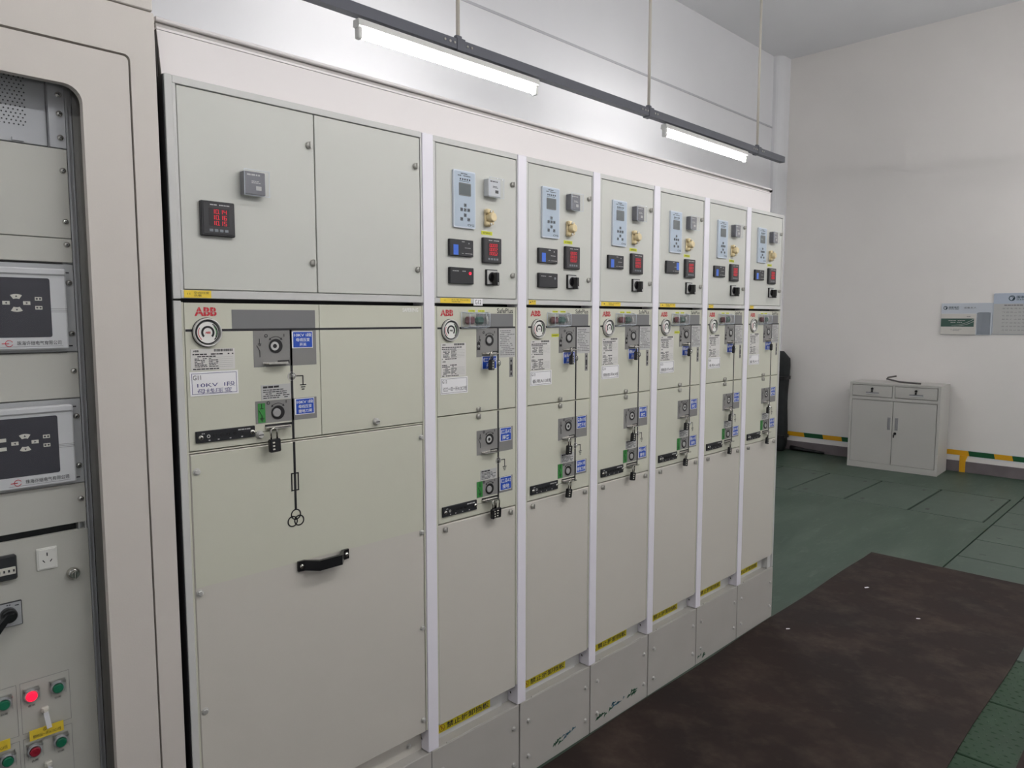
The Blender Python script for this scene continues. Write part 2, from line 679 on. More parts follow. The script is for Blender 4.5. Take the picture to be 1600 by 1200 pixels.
struct('trim_1', 'wall_white', chase)
struct('baseboard_right', 'base_paint', lambda mb: mb.box(XW - 0.012, XW, YF, 2.19, 0, 0.113, 0.003))
struct('baseboard_back', 'base_paint', lambda mb: mb.box(XL, 6.96, YB - 0.012, YB, 0, 0.113, 0.003))

# yellow and green marking tape above the skirting of the far wall
tape = struct('trim_2', 'wall_white', lambda mb: mb.box(XW - 0.0012, XW, YF, 2.18, 0.155, 0.235))
tb = [2.12, 1.885, 1.664, 1.45, 1.24, 1.03, 0.82, 0.61, 0.40, 0.185, -0.038, -0.192, -0.41, -0.62, -0.83, -1.04, -1.25]
for k in range(len(tb) - 1):
    y0, y1 = tb[k], tb[k + 1]
    yel = (k % 2 == 0)

    def seg(mb, y0=y0, y1=y1, k=k):
        mb.prism_x([(y0 + 0.006, 0.223), (y1 + 0.006, 0.223), (y1 - 0.006, 0.171), (y0 - 0.006, 0.171)], XW - 0.003, XW - 0.0010)
        if k == 8:
            mb.prism_x([(0.262, 0.171), (0.192, 0.171), (0.208, 0.125), (0.208, 0.0), (0.262, 0.0)], XW - 0.0145, XW - 0.0010)
    part('tape_segment', 'tape_yellow' if yel else 'tape_green', tape, seg)

# rubber mats
def make_mat(mb, x0, x1, y0, y1, seed):
    rnd = random.Random(seed)
    n = 40
    top, bot = [], []
    for k in range(n + 1):
        x = x0 + (x1 - x0) * k / n
        top.append((x, y1 + 0.004 * math.sin(k * 0.9) * (1 if k < n else 0)))
        bot.append((x, y0 + 0.004 * math.sin(k * 0.7 + 1)))
    mb.prism_z(bot + top[::-1], 0.002, 0.007)


tag(part('rubber_mat', 'mat_brown', None, lambda mb: make_mat(mb, -2.6, 3.80, -1.03, -0.012, 1)),
    'dark brown insulating rubber mat lying along the foot of the switchgear', 'mat', 'rubber floor mats')
tag(part('rubber_mat', 'mat_brown', None, lambda mb: make_mat(mb, -2.6, 3.4, -2.3, -1.205, 2)),
    'dark brown rubber mat showing only a corner at the bottom right edge', 'mat', 'rubber floor mats')

def scrap(x, y, rz, k, lb):
    tag(part('paper_scrap', 'paper', None, lambda mb: mb.prism_z([(-0.020 * k, -0.006 * k), (0.004 * k, -0.009 * k), (0.021 * k, -0.003 * k), (0.016 * k, 0.007 * k), (-0.012 * k, 0.008 * k)], 0.0072, 0.0086), loc=(x, y, 0), rz=rz), lb, 'paper scrap', 'paper scraps on the mat')


scrap(3.093, -0.220, -0.5, 0.8, 'white paper scrap on the rubber mat, nearest its far end')
scrap(2.819, -0.570, -0.9, 0.55, 'white paper scrap in the middle of the rubber mat')
scrap(2.214, -0.137, -0.7, 0.55, 'white paper scrap on the mat close to the plinth boxes')

# ------------------------------------------------------------------ lamps on hung rails
def lamp(x0, y, z, label, group):
    t = thing('tube_lamp', label, 'lamp', (x0 + 0.62, y, z), 0, group)

    def hous(mb):
        mb.prism_x([(-0.022, 0.0), (0.022, 0.0), (0.026, -0.030), (0.014, -0.038), (-0.014, -0.038), (-0.026, -0.030)], -0.62, 0.62)
    part('housing', 'lamp_white', t, hous, key='h')
    for s in (-1, 1):
        part('lamp_holder', 'lamp_white', t, lambda mb: mb.box(-0.012, 0.012, -0.017, 0.017, -0.086, -0.036, 0.004), key='e', loc=(s * 0.606, 0, 0))
    part('tube', 'tube_glow', t, lambda mb: mb.tube([(-0.592, 0, -0.064), (0.592, 0, -0.064)], 0.0165, 10), key='t')
    return t


def lamp_rail(x0, x1, y, z, rods, label, group):
    t = thing('lamp_rail', label, 'rail', (x0, y, z), 0, group)
    L = x1 - x0

    def ch(mb):
        mb.prism_x([(-0.024, 0), (0.024, 0), (0.024, 0.052), (0.012, 0.052), (0.012, 0.048), (0.020, 0.048), (0.020, 0.004),
                    (-0.020, 0.004), (-0.020, 0.048), (-0.012, 0.048), (-0.012, 0.052), (-0.024, 0.052)], 0, L)
    part('channel', 'rail_grey', t, ch)
    for rx in rods:
        x = rx - x0
        part('hanger_rod', 'rod_cream', t, lambda mb: mb.tube([(0, 0, 0.04), (0, 0, ZC - z)], 0.0105, 8), key=('r', z), loc=(x, 0, 0))
        c = part('clamp', 'rail_grey', t, lambda mb: (mb.box(-0.028, 0.028, -0.029, 0.029, -0.006, 0.058, 0.002), mb.box(-0.02, 0.02, -0.012, 0.012, 0.056, 0.078, 0.003)), key='c', loc=(x, 0, 0))
        for dx in (-0.11, -0.075, -0.045, 0.045, 0.075):
            part('bolt', 'zinc', c, lambda mb: mb.lathe(0, 0, [(0.007, 0), (0.007, -0.003), (0.003, -0.004)], 8), key='b', loc=(dx, -0.025, 0.028))
    return t


lamp_rail(-1.6, 5.21, 1.35, 2.985, (-0.45, 1.315, 3.078, 4.712), 'dark grey lamp rail hung on thin rods above the switchgear', 'lamp rails')
lamp(0.685, 1.35, 2.972, 'lit fluorescent tube lamp at the left of the rail above the switchgear', 'tube lamps')
lamp(3.27, 1.35, 2.972, 'lit fluorescent tube lamp near the right end of the rail', 'tube lamps')
# second row of the same lamps over the aisle in front (above the picture)
lamp_rail(-3.0, 7.1, -1.55, 2.985, (-2.2, -0.45, 1.315, 3.078, 4.712, 6.2), 'dark grey lamp rail hung over the front aisle above the picture', 'lamp rails')
for lx, nm in ((-2.6, 'left of the relay cabinet'), (-0.635, 'before the wide cubicle'), (0.685, 'over the rubber mat'), (3.27, 'over the end of the mat'), (5.75, 'beside the far wall')):
    lamp(lx, -1.55, 2.972, 'fluorescent tube lamp of the front aisle row ' + nm, 'tube lamps')
# unseen third row, added behind the camera to brighten the whole room
lamp_rail(-3.0, 7.1, -3.4, 2.985, (-2.2, -0.45, 1.315, 3.078, 4.712, 6.2), 'added dark grey rail carrying the fill lamps behind the viewer', 'lamp rails')
for lx, nm in ((0.685, 'left of its middle'), (3.27, 'right of its middle'), (5.75, 'at its right end')):
    lamp(lx, -3.4, 2.972, 'added fill tube lamp on the rail behind the viewer ' + nm, 'tube lamps')


# ------------------------------------------------------------------ small hardware
def m_latch(mb):
    mb.lathe(0, 0, [(0.0085, 0), (0.0085, -0.005), (0.0065, -0.008), (0.0045, -0.0085)], 12)
    mb.box(-0.0012, 0.0012, -0.0125, -0.008, -0.0075, 0.0075, mi=0)


def m_pan(mb):
    mb.lathe(0, 0, [(0.0062, 0), (0.0060, -0.002), (0.0042, -0.0042), (0.0018, -0.005)], 12)
    mb.lathe(0, 0, [(0.0020, -0.0051), (0.0018, -0.0053)], 6, mi=1, smooth=False)


def m_hex(mb):
    mb.lathe(0, 0, [(0.0085, 0), (0.0085, -0.0012)], 14, smooth=False)
    mb.lathe(0, 0, [(0.0062, -0.0012), (0.0062, -0.0058), (0.0052, -0.0064)], 6, smooth=False, a0=0.3)


def m_knobscrew(mb):
    mb.lathe(0, 0, [(0.0100, 0), (0.0100, -0.003), (0.0078, -0.0035), (0.0078, -0.009), (0.0066, -0.0105)], 16)
    mb.box(-0.006, 0.006, -0.0112, -0.0095, -0.0009, 0.0009, mi=1)


def screw(kind, parent, x, z, y=0.0):
    fn, mats, nm = {'latch': (m_latch, 'zinc', 'latch'), 'pan': (m_pan, ['chrome', 'black'], 'screw'),
                    'hex': (m_hex, 'metal', 'bolt'), 'knob': (m_knobscrew, ['metal', 'black'], 'thumbscrew')}[kind]
    return part(nm, mats, parent, fn, key=kind, loc=(x, y, z))


def label_plate(parent, name, m, x0, x1, z0, z1, y=-0.0006, th=0.0008, loc=None):
    return part(name, m, parent, lambda mb: mb.box(0, x1 - x0, 0, th, 0, z1 - z0), key=(round(x1 - x0, 4), round(z1 - z0, 4), th), loc=(x0, y, z0))


def padlock(loc, label, rz=0.0, ry=0.0):
    """black combination padlock; origin at the top of the shackle"""
    t = thing('padlock', label, 'padlock', loc, 0, 'combination padlocks on the switchgear')
    t.rotation_euler = (0, ry, rz)
    part('body', 'black_gloss', t, lambda mb: mb.box(-0.0145, 0.0145, -0.0065, 0.0065, -0.058, -0.026, 0.0025), key='b')

    def sh(mb):
        pts = [(-0.008, 0, -0.027), (-0.008, 0, -0.008)]
        for k in range(1, 8):
            a = math.pi - math.pi * k / 8
            pts.append((0.008 * math.cos(a), 0, -0.008 + 0.008 * math.sin(a)))
        pts += [(0.008, 0, -0.008), (0.008, 0, -0.027)]
        mb.tube(pts, 0.0022, 7)
    part('shackle', 'chrome', t, sh, key='s')
    for k in range(3):
        part('number_dial', 'key_white', t, lambda mb: mb.box(-0.0048, 0.0008, -0.0082, -0.006, -0.0018, 0.0018, 0.0006), key='d', loc=(-0.004, 0, -0.034 - 0.008 * k))
    return t


# ------------------------------------------------------------------ switchgear devices (local x-z, panel face at y=PY)
PY = 0.004


def gauge(p, cx, cz, full=False):
    g = part('pressure_gauge', ['metal', 'meter_black'], p,
             lambda mb: (mb.lathe(0, 0, [(0.0335, 0.001), (0.0335, -0.0015)], 36, mi=1, smooth=False),
                         mb.lathe(0, 0, [(0.0322, -0.001), (0.0322, -0.008), (0.0305, -0.0095), (0.0292, -0.0085)], 36, cap=False), mb.lathe(0, 0, [(0.0292, -0.0085), (0.0272, -0.0030)], 36, cap=False), mb.lathe(0, 0, [(0.0272, -0.0030), (0.0250, -0.0060), (0.0238, -0.0056)], 36, mi=1, cap=False)),  # dark inner ring has the bezel's shadow put into its colour
             key='bezel', loc=(cx, PY, cz))
    part('dial', 'dial_white', g, lambda mb: mb.lathe(0, 0, [(0.0240, 0), (0.0240, -0.0062)], 32, smooth=False), key='dial')
    part('dial_ring', 'black', g, lambda mb: (mb.arc(0, 0, 0.0105, 0.0150, -45, 225, -0.0068, -0.0062, 26), mb.arc(0, 0, 0.0205, 0.0228, -48, 60, -0.0068, -0.0062, 14)), key='arc')
    part('red_scale', 'red_logo', g, lambda mb: mb.arc(0, 0, 0.0205, 0.0218, 150, 228, -0.0068, -0.0062, 12), key='red')
    part('green_scale', 'green_label', g, lambda mb: mb.arc(0, 0, 0.0186, 0.0200, -30, 45, -0.0068, -0.0062, 12), key='green')
    text('ABB', -0.006, 0.006, -0.0025, 0.0022, -0.0069, 'red_logo' if full else 'ink', g, 0.02)
    return g


def abb(p, x0, x1, z0, z1):
    o = text('ABB', x0, x1, z0, z1, PY - 0.0008, 'red_logo', p, 0.035)
    wd, h = x1 - x0, z1 - z0
    part('logo_split', 'panel', o, lambda mb: (mb.box(0, wd, -0.0003, 0, h * 0.44, h * 0.49),
                                              mb.box(wd * 0.165, wd * 0.178, -0.0003, 0, 0, h), mb.box(wd * 0.52, wd * 0.533, -0.0003, 0, 0, h), mb.box(wd * 0.85, wd * 0.863, -0.0003, 0, 0, h)), key=('as', round(wd, 4)))


def knob_hole(p, cx, cz, kind):
    k = part('operating_socket', ['black', 'metal'], p, lambda mb: mb.lathe(0, 0, [(0.0172, -0.0002), (0.0172, -0.0012)], 28, smooth=False), key='k', loc=(cx, PY - 0.0012, cz))
    if kind == 'ring':
        part('socket_plug', ['paper_grey', 'black'], k, lambda mb: (mb.lathe(-0.0035, 0, [(0.0108, -0.001), (0.0104, -0.0028)], 24), mb.lathe(-0.0035, 0, [(0.0052, -0.0029), (0.0050, -0.0033)], 16, mi=1)), key='ring')
    else:
        part('socket_plug', 'knob_grey', k, lambda mb: mb.lathe(-0.004, 0, [(0.0105, -0.001), (0.0103, -0.0035), (0.0085, -0.0045)], 24), key='plug')
    return k


def arrow(p, cx, cz):
    part('turn_arrow', 'black', p, lambda mb: (mb.arc(0, 0, 0.0222, 0.0234, 52, 128, -0.0004, 0, 12),
                                               mb.prism([(-0.0175, 0.0145), (-0.0115, 0.0155), (-0.0150, 0.0205)], -0.0004, 0),
                                               mb.prism([(0.0175, 0.0145), (0.0115, 0.0155), (0.0150, 0.0205)], -0.0004, 0),
                                               mb.arc(-0.0245, 0.0250, 0.0026, 0.0042, 0, 360, -0.0004, 0, 12),
                                               mb.box(0.0215, 0.0230, -0.0004, 0, 0.0220, 0.0290)), key='arr', loc=(cx, PY - 0.0012, cz))


def blue_tag(p, x0, x1, z0, z1, lines):
    b = label_plate(p, 'blue_label', 'paper', x0, x1, z0, z1, PY - 0.0022)
    part('blue_field', 'blue_label', b, lambda mb: mb.box(0.0035, x1 - x0 - 0.0018, -0.0003, 0, 0.0018, z1 - z0 - 0.0015), key=(round(x1 - x0, 4), round(z1 - z0, 4)))
    n = len(lines)
    h = (z1 - z0 - 0.006) / n
    for i, s in enumerate(lines):
        zc = z1 - z0 - 0.003 - (i + 0.5) * h
        half = min((x1 - x0) * 0.42, len(s) * h * 0.40)
        text(s, (x1 - x0) / 2 + 0.001 - half, (x1 - x0) / 2 + 0.001 + half, zc - h * 0.38, zc + h * 0.38, -0.0005, 'white_ink', b, 0.012)
    return b


def switch_symbol(p, x, z, earth=False, m='black'):
    def f(mb):
        mb.box(-0.0006, 0.0006, -0.0004, 0, 0.010, 0.022)
        mb.box(-0.0045, 0.0045, -0.0004, 0, 0.0095, 0.0107)
        mb.prism([(-0.008, 0.006), (-0.0068, 0.0066), (0.001, -0.007), (-0.0002, -0.0076)], -0.0004, 0)
        mb.box(-0.0006, 0.0008, -0.0004, 0, -0.022, -0.0065)
        if earth:
            for k, q in enumerate((0.006, 0.004, 0.002)):
                mb.box(-q, q, -0.0004, 0, -0.0135 - 0.0028 * k, -0.0123 - 0.0028 * k)
        else:
            mb.arc(0.0005, 0.0075, 0.0018, 0.003, 0, 360, -0.0004, 0, 10)
    part('switch_symbol', m, p, f, key=('sym', earth), loc=(x, PY - 0.0014, z))


def ground_symbol(p, x, z, dx=0.017, dz=0.024):
    def f(mb):
        t = 0.0013
        mb.box(0, dx + t / 2, -0.0004, 0, -t, t)
        mb.box(dx - t, dx + t, -0.0004, 0, -dz, 0)
        for k, q in enumerate((0.0085, 0.0060, 0.0035)):
            mb.box(dx - q, dx + q, -0.0004, 0, -dz - 0.0055 * k - t, -dz - 0.0055 * k + t)
    part('ground_symbol', 'mimic_black', p, f, key=('gnd', dx, dz), loc=(x, PY - 0.0004, z))


def dome(p, cx, cz, dark=False):
    d = part('position_dome', 'dome_clear', p, lambda mb: mb.lathe(0, 0, [(0.0110, 0), (0.0106, -0.003), (0.0085, -0.0065), (0.0045, -0.0085), (0.0008, -0.009)], 20), key='dome', loc=(cx, PY, cz))
    part('dome_ring', 'mimic_black' if dark else 'paper_dim', d, lambda mb: mb.arc(0, 0, 0.0098, 0.0113, 0, 360, -0.0012, 0, 20), key=dark)
    part('flag', 'mimic_black', d, lambda mb: mb.box(-0.0020, 0.0020, -0.0016, -0.0012, -0.011, 0.011), key='flag')


def tab(p, x0, x1, z, slot_full=False):
    """slot with a sheet-metal locking tongue"""
    L = x1 - x0
    s = part('lock_slot', 'black', p, lambda mb: mb.box(0 if slot_full else L * 0.55, L, -0.0006, 0, -0.0035 + (0.004 if slot_full else 0), 0.004 + (0.002 if slot_full else 0)), key=('sl', round(L, 3), slot_full), loc=(x0, PY - 0.0013, z))
    part('lock_tongue', 'chrome', s, lambda mb: (mb.prism_z([(0.0, 0.0), (L * 0.10, -0.018), (L * 0.55, -0.026), (L * 0.80, -0.022), (L * 0.92, 0.0)], -0.0035, -0.0012),
                                                mb.box(0.0, L * 0.95, -0.0012, 0.0006, -0.0040, 0.0005)), key=('tg', round(L, 3)))
    return s


def indicator_strip(p, x0, x1, z0, z1):
    wd, h = x1 - x0, z1 - z0
    s = part('voltage_indicator', 'box_black', p, lambda mb: mb.box(0, wd, -0.0045, 0.001, 0, h, 0.0012), key=('ind', round(wd, 3)), loc=(x0, PY - 0.001, z0))
    for fx in (0.075, 0.945):
        screw('pan', s, wd * fx, h * 0.48, -0.0045)
    for k in range(6):
        part('test_jack', ['metal' if k == 0 else 'black'], s, lambda mb: mb.arc(0, 0, 0.0024, 0.0040, 0, 360, -0.0055, -0.0044, 12), key=('j', k == 0), loc=(wd * (0.20 + 0.11 * k), 0, h * 0.52))
    part('lettering', 'paper_grey', s, lambda mb: (scribble(mb, wd * 0.70, wd * 0.93, h * 0.70, h * 0.88, 1, 3, -0.0048), scribble(mb, wd * 0.09, wd * 0.17, h * 0.70, h * 0.85, 1, 4, -0.0048),
                                                   [mb.box(wd * q, wd * q + 0.004, -0.0048, -0.0044, h * 0.12, h * 0.22) for q in (0.2, 0.35, 0.55, 0.75)]), key=('il', round(wd, 3)))


def notice(p, x0, x1, z0, z1, seed=5):
    n = label_plate(p, 'notice_label', 'paper_grey', x0, x1, z0, z1, PY - 0.0008)
    wd, h = x1 - x0, z1 - z0
    part('printed_text', 'ink', n, lambda mb: (scribble(mb, wd * 0.06, wd * 0.72, h * 0.76, h * 0.94, 1, seed, -0.0002, 0.75), scribble(mb, wd * 0.06, wd * 0.98, h * 0.06, h * 0.72, 5, seed + 1, -0.0002, 0.45)), key=('nt', round(wd, 3)))


def rating_plate(p, x0, x1, z0, z1, double):
    wd, h = x1 - x0, z1 - z0
    r = label_plate(p, 'rating_plate', 'paper_dim', x0, x1, z0, z1, PY - 0.0008)

    def half(mb, b0, b1, seed, bars):
        hh = b1 - b0
        if bars:
            rnd = random.Random(seed)
            x = wd * 0.52
            while x < wd * 0.94:
                t = 0.0006 + rnd.random() * 0.0016
                mb.box(x, x + t, -0.0002, 0, b0 + hh * 0.86, b0 + hh * 0.98)
                x += t + 0.0005 + rnd.random() * 0.0006
        scribble(mb, wd * 0.04, wd * 0.98, b0 + hh * 0.70, b0 + hh * 0.80, 1, seed + 1, -0.0002, 0.6)
        scribble(mb, wd * 0.04, wd * 0.60, b0 + hh * 0.60, b0 + hh * 0.69, 1, seed + 5, -0.0002, 0.6)
        scribble(mb, wd * 0.08, wd * 0.36, b0 + hh * 0.14, b0 + hh * 0.58, 6, seed + 2, -0.0002, 0.55)
        scribble(mb, wd * 0.40, wd * 0.62, b0 + hh * 0.14, b0 + hh * 0.58, 6, seed + 3, -0.0002, 0.5)
        scribble(mb, wd * 0.04, wd * 0.80, b0 + hh * 0.02, b0 + hh * 0.11, 1, seed + 4, -0.0002, 0.6)
        for k in range(6):
            zz = b0 + hh * (0.14 + 0.09 * k)
            mb.box(wd * 0.38, wd * 0.95, -0.0002, 0, zz, zz + 0.0003)
    if double:
        part('printed_text', 'ink', r, lambda mb: (half(mb, h * 0.5, h, 11, True), half(mb, 0, h * 0.46, 21, False)), key='rp2')
        text('ABB', wd * 0.05, wd * 0.18, h * 0.935, h * 0.975, -0.0003, 'ink', r, 0.03)
        text('ABB', wd * 0.05, wd * 0.18, h * 0.435, h * 0.475, -0.0003, 'ink', r, 0.03)
    else:
        part('printed_text', 'ink', r, lambda mb: half(mb, 0, h, 31, True), key='rp1')
        text('ABB', wd * 0.05, wd * 0.18, h * 0.86, h * 0.95, -0.0003, 'ink', r, 0.03)


def name_label(p, x0, x1, z0, z1, code, lines, border='ink_blue'):
    wd, h = x1 - x0, z1 - z0
    n = label_plate(p, 'name_label', 'paper', x0, x1, z0, z1, PY - 0.0012)
    part('label_border', border, n, lambda mb: rect_line(mb, wd * 0.035, wd * 0.965, h * 0.07, h * 0.93, 0.0009, -0.0003), key=(round(wd, 3), round(h, 3)))
    text(code, wd * 0.06, wd * 0.06 + 0.018, h * 0.66, h * 0.85, -0.0004, 'ink', n)
    k = len(lines)
    for i, (s, a, b) in enumerate(lines):
        zc = h * (0.30 if k == 1 else (0.44 - 0.25 * i))
        q = h * (0.13 if k == 1 else 0.10)
        text(s, wd * a, wd * b, zc - q, zc + q, -0.0004, 'ink_blue' if border == 'ink_blue' else 'ink', n)


def yellow_strip(p, x0, x1, z0, z1, y, num, s):
    wd, h = x1 - x0, z1 - z0
    n = label_plate(p, 'yellow_label', 'yellow', x0, x1, z0, z1, y)
    text(num, wd * 0.12, wd * 0.12 + 0.006, h * 0.40, h * 0.65, -0.0003, 'ink', n)
    if s:
        a, b = s
        text(a, wd * 0.36, wd * 0.92, h * 0.54, h * 0.84, -0.0003, 'ink', n)
        if b:
            text(b, wd * 0.36, wd * 0.64, h * 0.16, h * 0.46, -0.0003, 'ink', n)


def small_yellow(p, x0, x1, z0, z1, s, y):
    n = label_plate(p, 'small_label', 'yellow_green', x0, x1, z0, z1, y)
    text(s, (x1 - x0) * 0.12, (x1 - x0) * 0.88, (z1 - z0) * 0.22, (z1 - z0) * 0.78, -0.0003, 'ink', n)


def digital_meter(p, x0, z0, size, rows):
    m = part('digital_meter', ['meter_black', 'black'], p, lambda mb: (mb.box(0, size, -0.011, 0.001, 0, size, 0.002), mb.box(0.004, size - 0.004, -0.012, -0.010, 0.004, size - 0.004, 0.001)), key=round(size, 4), loc=(x0, PY, z0))
    part('display', 'led_black', m, lambda mb: mb.box(size * 0.22, size * 0.82, -0.0125, -0.0118, size * 0.28, size * 0.80), key=round(size, 4))

    def dg(mb):
        for i, s in enumerate(rows):
            seven(mb, s, size * 0.30, size * (0.64 - 0.165 * i), size * 0.118, size * 0.125, -0.0130)
    part('red_digits', 'led_red', m, dg)
    part('key_row', 'button_grey', m, lambda mb: [mb.box(size * (0.22 + 0.15 * k), size * (0.33 + 0.15 * k), -0.0130, -0.0115, size * 0.12, size * 0.20, 0.0005) for k in range(4)], key=round(size, 4))
    part('printed_text', 'paper_grey', m, lambda mb: scribble(mb, size * 0.26, size * 0.85, size * 0.87, size * 0.92, 1, 8, -0.0123), key=round(size, 4))


def protection_relay(p, x0, x1, z0, z1):
    wd, h = x1 - x0, z1 - z0
    t = part('protection_relay', ['relay_edge', 'relay_face'], p, lambda mb: (mb.prism(rrect(0, wd, 0, h, 0.004, 3), -0.007, 0.001), mb.prism(rrect(0.003, wd - 0.003, 0.004, h - 0.004, 0.003, 3), -0.0076, -0.006, mi=1)), key='pr', loc=(x0, PY, z0))
    part('lcd_bezel', 'plate_dark', t, lambda mb: mb.prism(rrect(0.020, 0.067, 0.094, 0.131, 0.003, 3), -0.0086, -0.007), key='b')
    part('lcd_screen', 'lcd', t, lambda mb: mb.box(0.0225, 0.0645, -0.0088, -0.0080, 0.0965, 0.1285), key='s')
    for bx_, bz in ((0.044, 0.067), (0.030, 0.0535), (0.044, 0.0535), (0.058, 0.0535), (0.044, 0.038), (0.030, 0.026), (0.058, 0.026)):
        part('key_button', ['button_grey', 'ink'], t, lambda mb: (mb.box(-0.005, 0.005, -0.0095, -0.007, -0.005, 0.005, 0.001), mb.box(-0.002, 0.002, -0.0098, -0.0094, -0.002, 0.002, mi=1)), key='k', loc=(bx_, 0, bz))
    part('printed_text', 'ink', t, lambda mb: (scribble(mb, 0.028, 0.062, 0.1555, 0.1595, 1, 2, -0.0080), scribble(mb, 0.016, 0.075, 0.1495, 0.1535, 1, 9, -0.0080),
                                               [mb.box(0.024 + 0.009 * k, 0.028 + 0.009 * k, -0.0082, -0.0076, 0.139, 0.144) for k in range(5)], scribble(mb, 0.022, 0.066, 0.1345, 0.137, 1, 12, -0.0080)), key='t')
    text('CYG', 0.053, 0.079, 0.007, 0.013, -0.0079, 'ink', t, 0.02)


def timer_relay(p, x0, z0, light=False, size=0.052):
    t = part('timer_relay', 'timer_light' if light else 'timer_dark', p, lambda mb: mb.box(0, size, -0.020, 0.001, 0, size, 0.0015), key=('tr', light), loc=(x0, PY, z0))
    part('face_detail', 'ink' if light else 'paper_grey', t, lambda mb: (scribble(mb, size * 0.15, size * 0.75, size * 0.80, size * 0.92, 1, 3, -0.0203), scribble(mb, size * 0.35, size * 0.80, size * 0.48, size * 0.62, 2, 6, -0.0203),
                                                                         mb.box(size * 0.55, size * 0.80, -0.0206, -0.0198, size * 0.20, size * 0.38)), key=('fd', light))
    part('clear_cover', 'acrylic', t, lambda mb: mb.box(-0.003, size + 0.006, -0.028, -0.001, -0.004, size + 0.003, 0.002), key='cc')
    part('cover_edge', 'relay_edge', t, lambda mb: rect_line(mb, -0.003, size + 0.006, -0.004, size + 0.003, 0.0009, -0.0285, 0.0008), key='ce')


def link_terminal(p, cx, cz, rot=0.0):
    t = part('link_terminal', 'beige', p, lambda mb: (mb.box(-0.013, 0.013, -0.006, 0.001, -0.026, 0.026, 0.003),
                                                       mb.box(-0.016, 0.006, -0.018, -0.005, 0.012, 0.026, 0.004), mb.box(-0.016, 0.006, -0.018, -0.005, -0.026, -0.012, 0.004),
                                                       mb.box(0.002, 0.012, -0.022, -0.004, -0.022, 0.022, 0.003)), key='base', loc=(cx, PY, cz))
    part('clamp_knob', 'beige', t, lambda mb: mb.lathe(0.004, 0.001, [(0.0135, -0.004), (0.0145, -0.014), (0.0135, -0.026), (0.0105, -0.028)], 14), key='knob')
    part('clamp_screw', 'zinc', t, lambda mb: (mb.lathe(0.0, 0.019, [(0.0045, -0.017), (0.0040, -0.021)], 8), mb.lathe(0.0, -0.019, [(0.0045, -0.017), (0.0040, -0.021)], 8)), key='scr')


def blue_meter(p, x0, z0, flip=False, wd=0.094, h=0.049):
    t = part('charged_display', 'box_black', p, lambda mb: mb.box(0, wd, -0.009, 0.001, 0, h, 0.0015), key='bm', loc=(x0, PY, z0))
    bx0, bz0 = (wd * 0.78, h * 0.30) if flip else (wd * 0.15, h * 0.08)
    part('blue_field', 'blue_led', t, lambda mb: mb.box(bx0, bx0 + 0.019, -0.0095, -0.0088, bz0, bz0 + h * 0.60), key=flip)
    part('printed_text', 'paper_grey', t, lambda mb: (scribble(mb, wd * 0.50, wd * 0.95, h * 0.14, h * 0.22, 1, 4, -0.0093, 0.4), scribble(mb, wd * 0.62, wd * 0.9, h * 0.48, h * 0.55, 1, 6, -0.0093, 0.4),
                                                      mb.arc(wd * 0.80, h * 0.80, 0.0008, 0.0022, 0, 360, -0.0093, -0.009, 8), mb.box(wd * 0.5, wd * 0.62, -0.0093, -0.009, h * 0.86, h * 0.90)), key='bt')


def dark_box(p, x0, z0, lit, wd=0.094, h=0.048):
    t = part('fault_indicator', 'box_black', p, lambda mb: mb.box(0, wd, -0.010, 0.001, 0, h, 0.0015), key='db', loc=(x0, PY, z0))
    part('printed_text', 'paper_grey', t, lambda mb: scribble(mb, wd * 0.10, wd * 0.80, h * 0.74, h * 0.82, 1, 5, -0.0103, 0.5), key='dbt')
    part('indicator_light', 'button_red_lit' if lit else 'button_grey', t, lambda mb: mb.lathe(wd * 0.83, h * 0.66, [(0.0045, -0.0098), (0.0040, -0.012)], 10), key=('il', lit))


def rotary_switch(p, x0, z0, sz=0.048):
    t = part('rotary_switch', ['black', 'paper_grey'], p, lambda mb: (mb.box(0, sz, -0.007, 0.001, 0, sz, 0.0015), mb.box(0.003, sz - 0.003, -0.0078, -0.006, 0.003, sz - 0.003, mi=1)), key='rs', loc=(x0, PY, z0))
    part('switch_knob', 'black_gloss', t, lambda mb: (mb.lathe(sz / 2, sz / 2, [(0.0165, -0.007), (0.0150, -0.014)], 20), mb.box(sz / 2 - 0.0065, sz / 2 + 0.0065, -0.034, -0.012, -0.002, sz / 2 + 0.014, 0.002)), key='kn')
    part('pointer_mark', 'white_ink', t, lambda mb: mb.box(sz / 2 - 0.001, sz / 2 + 0.001, -0.0346, -0.0335, 0.0, 0.008), key='pm')


